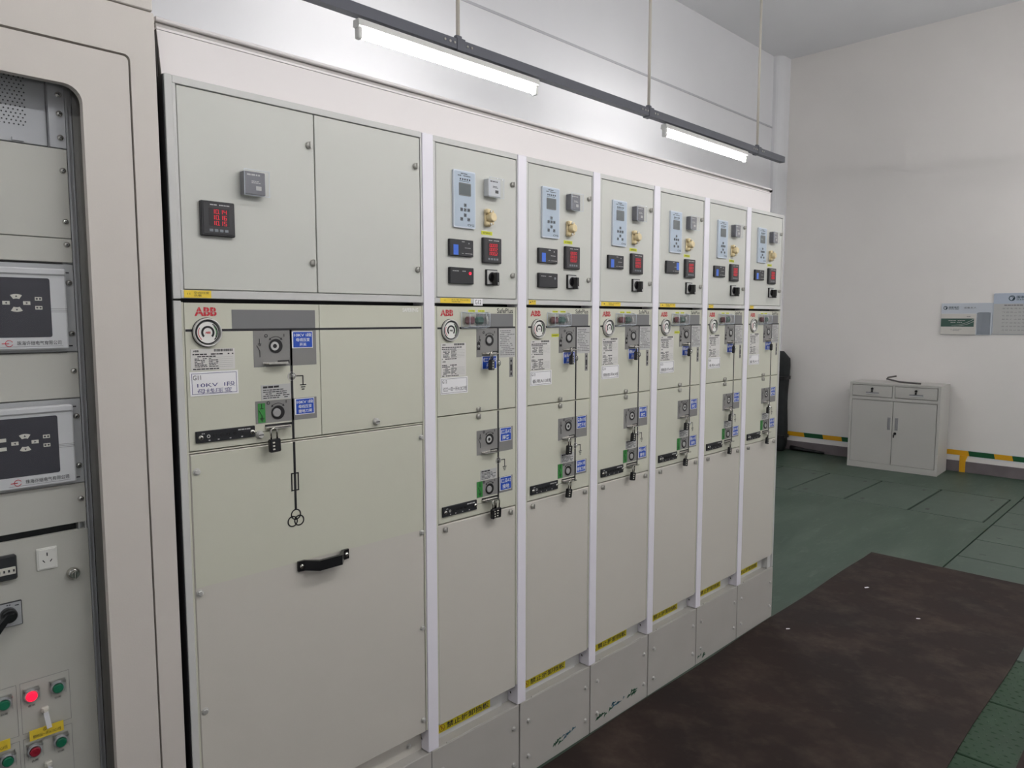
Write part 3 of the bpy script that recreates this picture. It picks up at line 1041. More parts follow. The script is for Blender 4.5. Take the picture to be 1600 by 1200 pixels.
def interlock_box(p):
    """clear hood over a red and a green push button"""
    b = part('button_hood', 'acrylic', p, lambda mb: (mb.box(0, 0.118, -0.003, 0, -0.002, 0.048, 0.001), mb.box(0.008, 0.094, -0.030, -0.003, 0.002, 0.045, 0.004)), key='hood', loc=(0.143, PY - 0.0005, 1.554))
    def edges(mb):
        a = [(0.010, -0.0300, 0.004), (0.092, -0.0300, 0.004), (0.092, -0.0300, 0.043), (0.010, -0.0300, 0.043)]
        q = [(0.0, -0.003, -0.001), (0.102, -0.003, -0.001), (0.102, -0.003, 0.047), (0.0, -0.003, 0.047)]
        for k in range(4):
            mb.tube([a[k], a[(k + 1) % 4]], 0.0009, 5)
            mb.tube([q[k], q[(k + 1) % 4]], 0.0008, 5)
            mb.tube([a[k], q[k]], 0.0008, 5)
    part('hood_edge', 'relay_edge', b, edges, key='he')
    part('hood_hinge', 'metal', b, lambda mb: mb.tube([(0.101, -0.005, 0.012), (0.101, -0.008, 0.022), (0.101, -0.005, 0.034)], 0.003, 8), key='hh')
    part('red_button', 'button_red', b, lambda mb: mb.box(0.012, 0.046, -0.016, -0.001, 0.010, 0.034, 0.005), key='r')
    part('green_button', 'button_green', b, lambda mb: mb.box(0.050, 0.086, -0.016, -0.001, 0.010, 0.034, 0.007), key='g')


# ------------------------------------------------------------------ fuse-style cubicles G12..G17
PITCH = 0.385


def warning_strip(p):
    s = part('warning_label', 'warning_yellow', p, lambda mb: mb.box(0, 0.226, -0.0005, 0.0003, 0, 0.028), key='ws', loc=(0.066, 0.039, 0.287))
    part('prohibition_sign', 'warning_red', s, lambda mb: (mb.arc(0.018, 0.014, 0.0100, 0.0114, 0, 360, -0.0009, -0.0004, 18), mb.prism([(0.0105, 0.0205), (0.0118, 0.0216), (0.0255, 0.0076), (0.0243, 0.0065)], -0.0009, -0.0004),
                                                           mb.box(0.0150, 0.0175, -0.0009, -0.0004, 0.008, 0.020)), key='ps')
    text('禁止拆卸挡板', 0.036, 0.220, 0.0045, 0.0245, -0.0009, 'ink', s, 0.015)


def cubicle(i, label, c):
    X0 = PITCH * i
    t = thing('switchgear_cubicle', label, 'switchgear', (X0, 0, 0), 0, 'narrow switchgear cubicles in the row')
    last = i == 5
    part('tank', 'tank_side', t, lambda mb: (mb.box(0.001, 0.384, 0.050, 0.74, 0.2705, 1.619), mb.box(0.001, 0.384, 0.060, 0.45, 1.619, 1.640)), key='tank')
    part('corner_post', ['post_white', 'black'], t, lambda mb: (mb.box(0.0, 0.040, 0.0, 0.052, 0.272, 2.101, 0.0015), mb.lathe(0.0, 0.0, [(0.0001, 0.0), (0.0001, 0.0001)], 3, mi=1)), key='post')
    part('post_hole', 'black', t, lambda mb: mb.prism_x([(0.032, 0.300), (0.037, 0.303), (0.037, 0.309), (0.032, 0.306)], -0.0006, 0.001), key='ph')

    def fr(mb):                                             # instrument compartment with its front frame
        mb.box(0.041, 0.384, 0.018, 0.45, 1.628, 2.100)
        mb.box(0.0405, 0.3845, 0.002, 0.019, 2.0845, 2.101, 0.001)
        mb.box(0.0405, 0.3845, 0.001, 0.019, 1.627, 1.6425, 0.001)
        mb.box(0.0405, 0.0490, 0.003, 0.019, 1.6425, 2.0845)
        mb.box(0.3810, 0.3845, 0.003, 0.019, 1.6425, 2.0845)
    part('instrument_compartment', 'frame_grey', t, fr, key='comp')

    def side(mb):
        mb.box(0.0405, 0.0480, 0.004, 0.06, 0.345, 1.6185)
        mb.box(0.3790, 0.3845, 0.004, 0.06, 0.345, 1.6185)
    part('front_frame', 'panel', t, side, key='side')
    if last:
        part('end_panel', 'frame_grey', t, lambda mb: (mb.box(0.386, 0.398, 0.002, 0.76, 0.272, 2.101, 0.002), mb.box(0.352, 0.386, 0.012, 0.05, 0.272, 0.345)), key='end')
    part('instrument_door', 'door_paint', t, lambda mb: mb.box(0.0515, 0.3795, PY, 0.017, 1.6445, 2.0825, 0.0012), key='idoor')
    part('upper_front_panel', 'panel', t, lambda mb: mb.box(0.0500, 0.3775, PY, 0.022, 1.2935, 1.6175, 0.001), key='up')
    part('lower_front_panel', 'panel', t, lambda mb: mb.box(0.0495, 0.3780, PY, 0.022, 0.9680, 1.2905, 0.001), key='lo')
    part('cable_door', 'grey_door', t, lambda mb: mb.box(0.0455, 0.3770, PY - 0.001, 0.028, 0.3390, 0.9640, 0.002), key='cdoor')
    part('recess_plate', 'frame_grey', t, lambda mb: (mb.box(0.041, 0.348, 0.040, 0.050, 0.2705, 0.345), mb.box(0.041, 0.384, 0.046, 0.055, 0.2705, 0.345)), key='rec')
    pl = thing('plinth_box', c['plinth'], 'plinth', (X0, 0, 0), 0, 'grey plinth boxes under the switchgear')
    part('box_body', 'plinth', pl, lambda mb: mb.box(0.0135, 0.3930 if not last else 0.398, 0.001, 0.74, 0.0, 0.2700, 0.0015), key=('pl', last))
    part('raised_lip', 'plinth', pl, lambda mb: mb.box(0.072, 0.345, 0.0012, 0.006, 0.269, 0.2745, 0.001), key='lip')
    for x in (0.053, 0.366):
        for z in (0.066, 0.195):
            screw('hex', pl, x, z, 0.001)
    warning_strip(t)
    screw('hex', t, 0.330, 0.325, 0.040)
    # instrument door
    for z in (2.003, 1.718):
        screw('latch', t, 0.362, z, PY)
    protection_relay(t, 0.112, 0.198, 1.850, 2.017)
    timer_relay(t, 0.240, 1.953, c.get('timer_light', False))
    link_terminal(t, 0.252, 1.889)
    small_yellow(t, 0.228, 0.274, 1.838, 1.849, '保护跳闸出口', PY - 0.0006)
    blue_meter(t, 0.094 if i < 2 else 0.086, 1.766, c.get('flip', False))
    digital_meter(t, 0.228, 1.752, 0.077, c['digits'])
    if c.get('box') is not None:
        dark_box(t, 0.094, 1.685, c['box'])
    rotary_switch(t, 0.243, 1.685)
    xs0, xs1, num, tx = c['strip']
    yellow_strip(t, xs0, xs1, 1.6275, 1.6420, 0.0002, num, tx)
    if c.get('white'):
        g = label_plate(t, 'code_label', 'paper', 0.191, 0.228, 1.6215, 1.6425, -0.0004)
        text(c['white'], 0.006, 0.031, 0.004, 0.017, -0.0003, 'ink', g)
    # upper mimic
    abb(t, 0.063, 0.112, 1.589, 1.608)
    text('SafePlus', 0.294, 0.365, 1.599, 1.614, PY - 0.0005, 'ink', t, 0.012)
    small_yellow(t, 0.173, 0.200, 1.6015, 1.608, '分闸', PY - 0.0006)
    small_yellow(t, 0.213, 0.240, 1.6015, 1.608, '合闸', PY - 0.0006)
    label_plate(t, 'label_field', 'plate_dark', 0.205, 0.366, 1.555, 1.597, PY - 0.0004)
    interlock_box(t)
    part('busbar_line', 'mimic_black', t, lambda mb: mb.box(0.052, 0.376, PY - 0.0006, PY + 0.001, 1.5507, 1.5563), key='bus')
    gauge(t, 0.099, 1.547)
    rating_plate(t, 0.064, 0.162, 1.409, 1.509, True)
    name_label(t, 0.061, 0.168, 1.357, 1.407, c['code'], [(c['name'], 0.10, 0.95)], 'ink')
    label_plate(t, 'switch_plate', 'plate_grey', 0.206, 0.297, 1.463, 1.550, PY - 0.0006)
    switch_symbol(t, 0.219, 1.507)
    part('breaker_symbol', ['black', 'paper_grey'], t, lambda mb: (mb.box(-0.006, 0.006, -0.0004, 0, -0.012, 0.012), mb.arc(0, 0, 0.0025, 0.004, 0, 360, -0.0007, -0.0003, 12, mi=1)), key='bs', loc=(0.214, PY - 0.0016, 1.497))
    arrow(t, 0.260, 1.514)
    knob_hole(t, 0.260, 1.514, 'plug')
    tab(t, 0.228, 0.294, 1.476)
    n = label_plate(t, 'instruction_label', 'paper_grey', 0.3015, 0.3755, 1.458, 1.550, PY - 0.0008)
    part('printed_text', 'ink_soft', n, lambda mb: scribble(mb, 0.005, 0.070, 0.006, 0.088, 14, 77, -0.0002, 0.45), key='inst')
    if c.get('extra'):
        small_yellow(t, 0.168, 0.206, 1.519, 1.529, '断路器编号', PY - 0.0006)
    blue_tag(t, 0.2262, 0.290, 1.424, 1.4655, c['blue'][0])
    dome(t, 0.298, 1.441, True)
    s = label_plate(t, 'side_label', 'plate_grey', 0.349, 0.365, 1.394, 1.457, PY - 0.0006)
    part('printed_text', 'ink', s, lambda mb: [mb.lathe(0.008, 0.052, [(0.004, -0.0005), (0.004, 0)], 8), mb.box(0.004, 0.012, -0.0004, 0, 0.020, 0.040), mb.box(0.005, 0.011, -0.0004, 0, 0.006, 0.014)], key='sl')
    part('feeder_line', 'mimic_black', t, lambda mb: (mb.box(0.2950, 0.3014, PY - 0.0008, PY + 0.001, 1.2945, 1.5515), mb.box(0.2950, 0.3014, PY - 0.0008, PY + 0.001, 1.0, 1.2895)), key='feed')
    screw('latch', t, 0.212, 1.3015, PY)
    screw('latch', t, 0.212, 1.2795, PY)
    # lower mimic
    label_plate(t, 'switch_plate', 'plate_grey', 0.205, 0.364, 1.156, 1.233, PY - 0.0006)
    switch_symbol(t, 0.219, 1.200)
    arrow(t, 0.259, 1.202)
    knob_hole(t, 0.259, 1.202, 'ring')
    tab(t, 0.224, 0.294, 1.165)
    blue_tag(t, 0.304, 0.356, 1.188, 1.2315, c['blue'][1])
    dome(t, 0.298, 1.128)
    ground_symbol(t, 0.310, 1.128)
    notice(t, 0.220, 0.291, 1.0735, 1.106)
    label_plate(t, 'switch_plate', 'plate_grey', 0.204, 0.363, 1.020, 1.072, PY - 0.0006)
    label_plate(t, 'green_label', 'green_label', 0.205, 0.2285, 1.022, 1.0715, PY - 0.0012)
    switch_symbol(t, 0.217, 1.047, True)
    arrow(t, 0.259, 1.042)
    knob_hole(t, 0.259, 1.042, 'plug')
    blue_tag(t, 0.303, 0.356, 1.027, 1.071, c['blue'][2])
    tab(t, 0.225, 0.297, 1.0105, True)
    indicator_strip(t, 0.062, 0.201, 0.987, 1.018)
    part('seam_line', 'ink', t, lambda mb: mb.box(0.202, 0.258, PY - 0.0005, PY + 0.001, 1.0005, 1.0015), key='seam')
    for x in (0.074, 0.352):
        screw('latch', t, x, 0.949, PY - 0.001)
    # padlocks hang on the tongues: things of their own
    for (dx, dz, rz, ry, what) in c['locks']:
        padlock((X0 + dx, -0.018, dz), what, R(rz), R(ry))
    # paint smears on the plinth
    for k, (sx, sz, ww, m) in enumerate(c.get('smears', [])):
        rnd = random.Random(i * 10 + k)

        def sm(mb):
            for _ in range(7):
                x = sx + rnd.uniform(-0.5, 0.5) * ww
                z = sz + rnd.uniform(-0.4, 0.4) * 0.02
                a = rnd.uniform(0.004, 0.016)
                b = rnd.uniform(0.003, 0.010)
                mb.prism([(x - a, z - b), (x - a * 0.2, z - b * 0.3), (x + a, z - b * 0.1), (x + a * 0.9, z + b * 0.4), (x + a * 0.3, z + b * 0.2), (x - a * 0.4, z + b)], 0.0002, 0.0012)
        part('paint_smear', m, pl, sm)
    return t


def locks(which, name):
    out = []
    base = {'top': (0.250, 1.480, 28, 4, 'upper'), 'mid': (0.243, 1.164, 12, 8, 'middle'), 'low': (0.246, 1.009, 10, 12, 'lowest')}
    for w_ in which:
        dx, dz, rz, ry, n = base[w_]
        out.append((dx, dz, rz, ry, 'black combination padlock on the %s locking tongue of %s' % (n, name)))
    return out


CUB = [
    dict(plinth='grey plinth box under the cubicle labelled G12', code='G12', name='红工一田一环A12C7线', timer_light=True, box=True, white='G12', digits=('0.000', '0.002', '000.2'),
         strip=(0.061, 0.180, '12', ('红工一田一环A12C7线', '开关保护测控')), blue=(('红工-田-A12', '开关'), ('红工-田-A12', '隔离'), ('红工-田-A12', '接地')),
         locks=locks(('top',), 'the cubicle labelled G12') + [
             (0.256, 1.008, 20, -4, 'left one of two black padlocks hanging together at the foot of the G12 mimic'),
             (0.276, 1.008, 6, 5, 'right one of two black padlocks hanging together at the foot of the G12 mimic')]),
    dict(plinth='grey plinth box under the cubicle labelled G13, smeared with green and blue', code='G13', name='备用A13线', box=False, extra=True, digits=('0000', '0003', '0002'), strip=(0.052, 0.085, '1', ('备用', None)),
         blue=(('备用A13线', '开关'), ('备用A13线', '隔离开关'), ('备用A13线', '接地刀闸')), locks=locks(('top', 'mid', 'low'), 'the cubicle labelled G13'),
         smears=[(0.20, 0.050, 0.05, 'smear_green'), (0.27, 0.055, 0.06, 'smear_blue')]),
    dict(plinth='grey plinth box with the longest green and blue paint smears along its foot', code='G14', name='桐柏田-环A14线', digits=('0002', '0000', '0003'), strip=(0.052, 0.170, '1', ('桐柏田一环A14线保护', '测控')),
         blue=(('桐柏-A14线', '开关'), ('桐柏-A14线', '隔离'), ('桐柏-A14线', '接地')), locks=locks(('top', 'mid', 'low'), 'the third narrow cubicle from the left'),
         smears=[(0.10, 0.045, 0.10, 'smear_green'), (0.19, 0.060, 0.10, 'smear_blue'), (0.28, 0.060, 0.06, 'smear_green')]),
    dict(plinth='grey plinth box under the fourth narrow cubicle from the left', code='G15', name='桐柏田-环A15线', flip=True, extra=True, digits=('0.000', '0003', '0002'), strip=(0.052, 0.165, '1', ('桐柏田一环A15线', '测')),
         blue=(('桐柏-A15线', '开关'), ('桐柏-A15线', '隔离'), ('桐柏-A15线', '接地')), locks=locks(('top', 'mid', 'low'), 'the fourth narrow cubicle from the left')),
    dict(plinth='grey plinth box with a green smear at its lower left corner', code='G16', name='备用A16线', digits=('0000', '0000', '0002'), strip=(0.052, 0.090, '1', ('备用', None)),
         blue=(('备用A16线', '开关'), ('备用A16线', '隔离开关'), ('备用A16线', '接地刀闸')), locks=locks(('top', 'mid', 'low'), 'the last cubicle but one'),
         smears=[(0.06, 0.03, 0.06, 'smear_green')]),
    dict(plinth='last grey plinth box at the right end of the row', code='G17', name='备用A17', digits=('0000', '0003', '0000'), strip=(0.052, 0.088, '1', ('备用', None)),
         blue=(('备用A17线', '开关'), ('备用A17线', '隔离开关'), ('备用A17线', '接地刀闸')), locks=locks(('top', 'mid', 'low'), 'the last cubicle at the right end')),
]
CL = ['narrow beige switchgear cubicle labelled G12, next to the wide cubicle',
      'narrow beige switchgear cubicle labelled G13, second of the narrow ones',
      'narrow beige switchgear cubicle, third of the six narrow ones from the left',
      'narrow beige switchgear cubicle with blue field at the right of its black display',
      'narrow beige switchgear cubicle, last but one before the right end',
      'narrow beige switchgear cubicle closing the right end of the row']
for i in range(6):
    cubicle(i, CL[i], CUB[i])

# ------------------------------------------------------------------ wide cubicle G11 (local x = world x + 0.6914)
U = thing('switchgear_cubicle', 'wide beige switchgear cubicle labelled G11 with a black pull handle', 'switchgear', (-0.6914, 0, 0), 0)
W = 0.6914


def wx(v):
    return v + W


part('tank', 'tank_side', U, lambda mb: (mb.box(0.001, W - 0.001, 0.050, 0.74, 0.2705, 1.619), mb.box(0.001, W - 0.001, 0.060, 0.45, 1.619, 1.640)))
part('side_shade_sheet', 'dark_gap', U, lambda mb: mb.box(-0.0025, -0.0005, 0.002, 0.76, 0.272, 2.100))  # dark side, with the shade of the narrow gap put into its colour
part('corner_post', 'frame_grey', U, lambda mb: (mb.box(0.0, 0.0165, 0.001, 0.05, 0.272, 1.6215, 0.0012), mb.box(0.0, 0.0165, 0.0, 0.05, 1.6255, 2.102, 0.0012)))


def fr11(mb):
    mb.box(0.002, W - 0.001, 0.018, 0.45, 1.628, 2.100)
    mb.box(0.0170, W - 0.0005, 0.002, 0.019, 2.0860, 2.102, 0.001)
    mb.box(0.0170, W - 0.0005, 0.001, 0.019, 1.6270, 1.6455, 0.001)
    mb.box(0.0170, 0.0235, 0.003, 0.019, 1.6455, 2.0860)
    mb.box(W - 0.0055, W - 0.0005, 0.003, 0.019, 1.6455, 2.0860)


part('instrument_compartment', 'frame_grey', U, fr11)
part('front_frame', 'panel', U, lambda mb: (mb.box(0.0170, 0.0215, 0.004, 0.06, 0.345, 1.6185), mb.box(W - 0.0050, W - 0.0005, 0.004, 0.06, 0.345, 1.6185), mb.box(0.0215, W - 0.005, 0.006, 0.06, 1.2785, 1.2815)))
part('instrument_door', 'door_paint', U, lambda mb: mb.box(0.0255, wx(-0.3375), PY, 0.017, 1.6475, 2.0840, 0.0012))
part('instrument_door', 'door_paint', U, lambda mb: mb.box(wx(-0.3345), W - 0.0070, PY, 0.017, 1.6475, 2.0840, 0.0012))
part('upper_front_panel', 'panel', U, lambda mb: mb.box(0.0232, wx(-0.3345), PY, 0.022, 1.2840, 1.6175, 0.001))
part('upper_front_panel', 'panel', U, lambda mb: mb.box(wx(-0.3332), W - 0.0055, PY, 0.022, 1.2840, 1.6175, 0.001))
part('cable_door', 'grey_door', U, lambda mb: mb.box(0.0225, W - 0.0075, PY - 0.001, 0.028, 0.3430, 1.2760, 0.002))
part('mimic_foil', 'panel', U, lambda mb: mb.box(0.0245, W - 0.0095, PY - 0.0018, PY, 0.9665, 1.2742))
part('recess_plate', 'grey_door', U, lambda mb: mb.box(0.0170, W - 0.001, 0.035, 0.055, 0.2705, 0.345))
for z in (0.333, 0.301):
    screw('hex', U, W - 0.050, z, 0.035)
plA = thing('plinth_box', 'widest grey plinth box, under the cubicle labelled G11', 'plinth', (-0.6914, 0, 0), 0, 'grey plinth boxes under the switchgear')
part('box_body', 'plinth', plA, lambda mb: mb.box(0.0, W + 0.0120, 0.001, 0.74, 0.0, 0.2700, 0.0015))
for x in (0.05, 0.34, 0.66):
    for z in (0.066, 0.195):
        screw('hex', plA, x, z, 0.001)
for x, z in ((-0.352, 2.008), (-0.348, 1.721), (-0.023, 2.005), (-0.018, 1.720)):
    screw('latch', U, wx(x), z, PY)
for x, z in ((-0.655, 1.236), (-0.659, 0.954), (-0.658, 0.670), (-0.014, 1.240), (-0.016, 0.959), (-0.017, 0.670), (-0.018, 0.385), (-0.655, 0.385)):
    screw('hex', U, wx(x), z, PY - 0.0018)
screw('knob', U, wx(-0.168), 1.302, PY)
screw('knob', U, wx(-0.503), 1.304, PY)
timer_relay(U, wx(-0.530), 1.868)
digital_meter(U, wx(-0.627), 1.767, 0.077, ('10.14', '10.16', '10.15'))
yellow_strip(U, wx(-0.668), wx(-0.608), 1.6285, 1.6450, 0.0002, '11', ('空I段压变', '负载'))
abb(U, wx(-0.646), wx(-0.596), 1.588, 1.608)
text('SAFERING', wx(-0.073), wx(-0.018), 1.6005, 1.6115, PY - 0.0005, 'white_ink', U, 0.03)
label_plate(U, 'label_field', 'plate_dark', wx(-0.561), wx(-0.346), 1.558, 1.603, PY - 0.0004)
part('busbar_line', 'mimic_black', U, lambda mb: mb.box(wx(-0.667), wx(-0.007), PY - 0.0006, PY + 0.001, 1.5533, 1.5587))
gauge(U, wx(-0.620), 1.551, True)
rating_plate(U, wx(-0.658), wx(-0.557), 1.4655, 1.514, False)
name_label(U, wx(-0.662), wx(-0.551), 1.408, 1.463, 'G11', [('10KV  I段', 0.14, 0.93), ('母线压变', 0.14, 0.86)])
label_plate(U, 'switch_plate', 'plate_grey', wx(-0.511), wx(-0.345), 1.4665, 1.5545, PY - 0.0006)
switch_symbol(U, wx(-0.496), 1.512)
arrow(U, wx(-0.4545), 1.516)
knob_hole(U, wx(-0.4545), 1.516, 'ring')
tab(U, wx(-0.489), wx(-0.420), 1.4765)
blue_tag(U, wx(-0.412), wx(-0.355), 1.509, 1.5505, ('10KV I段', '母线压变', '开关'))
dome(U, wx(-0.414), 1.440)
ground_symbol(U, wx(-0.402), 1.440, 0.018, 0.023)
notice(U, wx(-0.495), wx(-0.418), 1.386, 1.4225)
label_plate(U, 'switch_plate', 'plate_grey', wx(-0.511), wx(-0.3475), 1.330, 1.3845, PY - 0.0006)
label_plate(U, 'green_label', 'green_label', wx(-0.505), wx(-0.4865), 1.332, 1.379, PY - 0.0012)
switch_symbol(U, wx(-0.4957), 1.356, True)
arrow(U, wx(-0.454), 1.3535)
knob_hole(U, wx(-0.454), 1.3535, 'plug')
blue_tag(U, wx(-0.409), wx(-0.355), 1.3425, 1.383, ('10KV I段', '母线压变', '接地刀闸'))
tab(U, wx(-0.488), wx(-0.418), 1.3205, True)
indicator_strip(U, wx(-0.655), wx(-0.5155), 1.301, 1.328)
part('seam_line', 'ink', U, lambda mb: (mb.box(wx(-0.515), wx(-0.455), PY - 0.0005, PY + 0.001, 1.3098, 1.3108)))
part('feeder_line', 'mimic_black', U, lambda mb: (mb.box(wx(-0.4170), wx(-0.4110), PY - 0.0006, PY + 0.001, 1.2830, 1.5545), mb.box(wx(-0.4170), wx(-0.4110), PY - 0.0025, PY, 1.104, 1.2755)))


def vt(mb):
    y0, y1 = PY - 0.0026, PY - 0.001
    rect_line(mb, wx(-0.4245), wx(-0.4035), 1.1515, 1.1975, 0.0030, y0, 0.001)
    for x, z in ((-0.414, 1.091), (-0.4235, 1.0745), (-0.4055, 1.0745)):
        mb.arc(wx(x), z, 0.0110, 0.0140, 0, 360, y0, y1, 26)


part('transformer_symbol', 'mimic_black', U, vt)


def pull(mb):
    prof = [(-0.414, PY), (-0.414, -0.004), (-0.398, -0.007), (-0.372, -0.036), (-0.306, -0.036), (-0.282, -0.007), (-0.266, -0.004), (-0.266, PY),
            (-0.284, PY), (-0.288, -0.002), (-0.311, -0.026), (-0.367, -0.026), (-0.392, -0.002), (-0.396, PY)]
    n = len(prof)
    vs = [(wx(x), y, 0.943) for x, y in prof] + [(wx(x), y, 0.969) for x, y in prof]
    fs = [(k, (k + 1) % n, n + (k + 1) % n, n + k) for k in range(n)]
    for a, b in ((0, 13), (1, 12), (2, 12), (3, 11), (4, 10), (5, 9), (6, 9)):
        pass
    quads = [(0, 1, 12, 13), (1, 2, 12), (2, 3, 11, 12), (3, 4, 10, 11), (4, 5, 9, 10), (5, 6, 9), (6, 7, 8, 9)]
    for q in quads:
        fs.append(q)
        fs.append(tuple(n + k for k in q[::-1]))
    mb.add(vs, fs)


h = part('pull_handle', 'black_gloss', U, pull)
screw('pan', h, wx(-0.405), 0.956, -0.0045)
screw('pan', h, wx(-0.275), 0.956, -0.0045)
padlock((-0.478, -0.020, 1.3195), 'black combination padlock hanging on the tongue below the green label of G11', R(4), R(-2))

# ------------------------------------------------------------------ white duct along the top of the row
D = thing('cable_duct', 'long white sheet-metal duct along the top of the switchgear row', 'duct', (-0.668, 0.073, 2.102))


def duct(mb):
    L = 2.978
    mb.prism([(0, 0), (L, 0), (L, 0.112), (-0.008, 0.112)], 0, 0.36)


part('front_sheet', 'duct_white', D, duct)
part('top_sheet', 'duct_white', D, lambda mb: mb.box(-0.008, 2.98, 0.0, 0.36, 0.1135, 0.1185))


def rail(mb):
    pts = []
    for k in range(7):
        a = R(-60 - 200 * k / 6)
        pts.append((-0.001 + 0.0055 * math.cos(a), 0.1335 + 0.0050 * math.sin(a)))
    pts += [(0.03, 0.1385), (0.03, 0.128)]
    mb.prism_x(pts, -0.010, 2.975)


part('rolled_edge', 'duct_white', D, rail)
part('edge_groove', 'duct_rail', D, lambda mb: mb.box(-0.008, 2.972, 0.004, 0.03, 0.1185, 0.1300))
part('end_sheet', 'end_brown_shaded', D, lambda mb: mb.prism_x([(0.002, 0.0), (0.36, 0.0), (0.36, 0.112), (0.002, 0.112)], -0.0095, -0.0085))  # dark brown holds the shadow lying on this end of the duct
part('edge_hollow', 'black', D, lambda mb: mb.box(2.975, 2.982, -0.008, 0.012, 0.120, 0.134, 0.002))  # black block paints the darkness inside the open end of the rolled edge

# ------------------------------------------------------------------ relay cabinet at the left
KX = -1.107
K = thing('relay_cabinet', 'tall grey relay cabinet with a glazed door at the left edge', 'cabinet', (KX, 0, 0))
part('cabinet_body', ['cabinet_paint', 'rack_inside'], K, lambda mb: (
    mb.box(-0.399, -0.385, 0.03, 0.62, 0.0, 2.30), mb.box(0.385, 0.399, 0.03, 0.62, 0.0, 2.30), mb.box(-0.385, 0.385, 0.60, 0.62, 0.0, 2.30, mi=1),
    mb.box(-0.385, 0.385, 0.03, 0.60, 2.19, 2.30), mb.box(-0.385, 0.385, 0.03, 0.60, 0.0, 0.08),
    mb.box(0.2575, 0.385, 0.072, 0.074, 0.08, 2.19, mi=1), mb.box(-0.385, -0.2575, 0.072, 0.074, 0.08, 2.19, mi=1)))


def kframe(mb):
    o = rrect(-0.400, 0.400, 0.0, 2.2175, 0.004, 6)
    i = rrect(-0.350, 0.350, 0.08, 2.1215, 0.012, 6)
    mb.loop_plate(o, i, 0.0, 0.032)


part('front_frame', 'cabinet_paint', K, kframe)
part('head_panel', 'cabinet_paint', K, lambda mb: mb.box(-0.398, 0.398, -0.001, 0.032, 2.2205, 2.32, 0.002))


def kdoor(mb):
    o = rrect(-0.3455, 0.3455, 0.085, 2.1165, 0.010, 6)
    i = rrect(-0.2575, 0.2575, 0.20, 2.0385, 0.032, 6)
    mb.loop_plate(o, i, -0.001, 0.018)


kd = part('door', 'cabinet_paint', K, kdoor)
part('window_pane', 'window_glass', kd, lambda mb: mb.box(-0.275, 0.275, 0.0185, 0.0215, 0.18, 2.055))
for s in (-1, 1):
    part('rack_rail', 'rack_steel', K, lambda mb: (mb.box(-0.015, 0.015, 0.0755, 0.0785, 0.09, 2.18), mb.box(0.0015, 0.0055, 0.066, 0.0755, 0.09, 2.18)), key='rr', loc=(s * 0.2415 if s > 0 else -0.2415, 0, 0), rz=0 if s > 0 else 0)
RY = 0.062
HW = 0.2413


def rack(name, z0, z1, m, scr):
    p = part(name, m, K, lambda mb: mb.box(-HW, HW, RY, RY + 0.012, z0, z1, 0.001))
    for z in scr:
        for s in (-1, 1):
            screw('pan', p, s * (HW - 0.009), z, RY)
    return p


pp = part('perforated_panel', 'rack_steel', K, lambda mb: (mb.box(-HW + 0.030, HW - 0.030, RY + 0.012, RY + 0.024, 1.928, 2.16, 0.001), mb.box(-HW, -HW + 0.0285, RY, RY + 0.02, 1.926, 2.16), mb.box(HW - 0.0285, HW, RY, RY + 0.02, 1.926, 2.16),
                                                            mb.box(0.150, 0.170, RY + 0.006, RY + 0.013, 1.930, 1.936)))
for s in (-1, 1):
    for z in (1.946, 1.993, 2.030):
        screw('pan', pp, s * (HW - 0.010), z, RY)


def perf(mb):
    for r in range(15):
        for q in range(45):
            x = -0.172 + q * 0.0078 + (r % 2) * 0.0039
            if x > 0.177:
                continue
            z = 1.962 + r * 0.0070
            mb.lathe(x, z, [(0.0016, RY + 0.0114), (0.0016, RY + 0.013)], 6, smooth=False)


po = part('perforation', 'black', pp, perf)
po['kind'] = 'stuff'
rack('blank_panel', 1.746, 1.9235, 'rack_panel', (1.881, 1.779))
rack('blank_panel', 1.697, 1.7445, 'rack_panel', (1.733,))


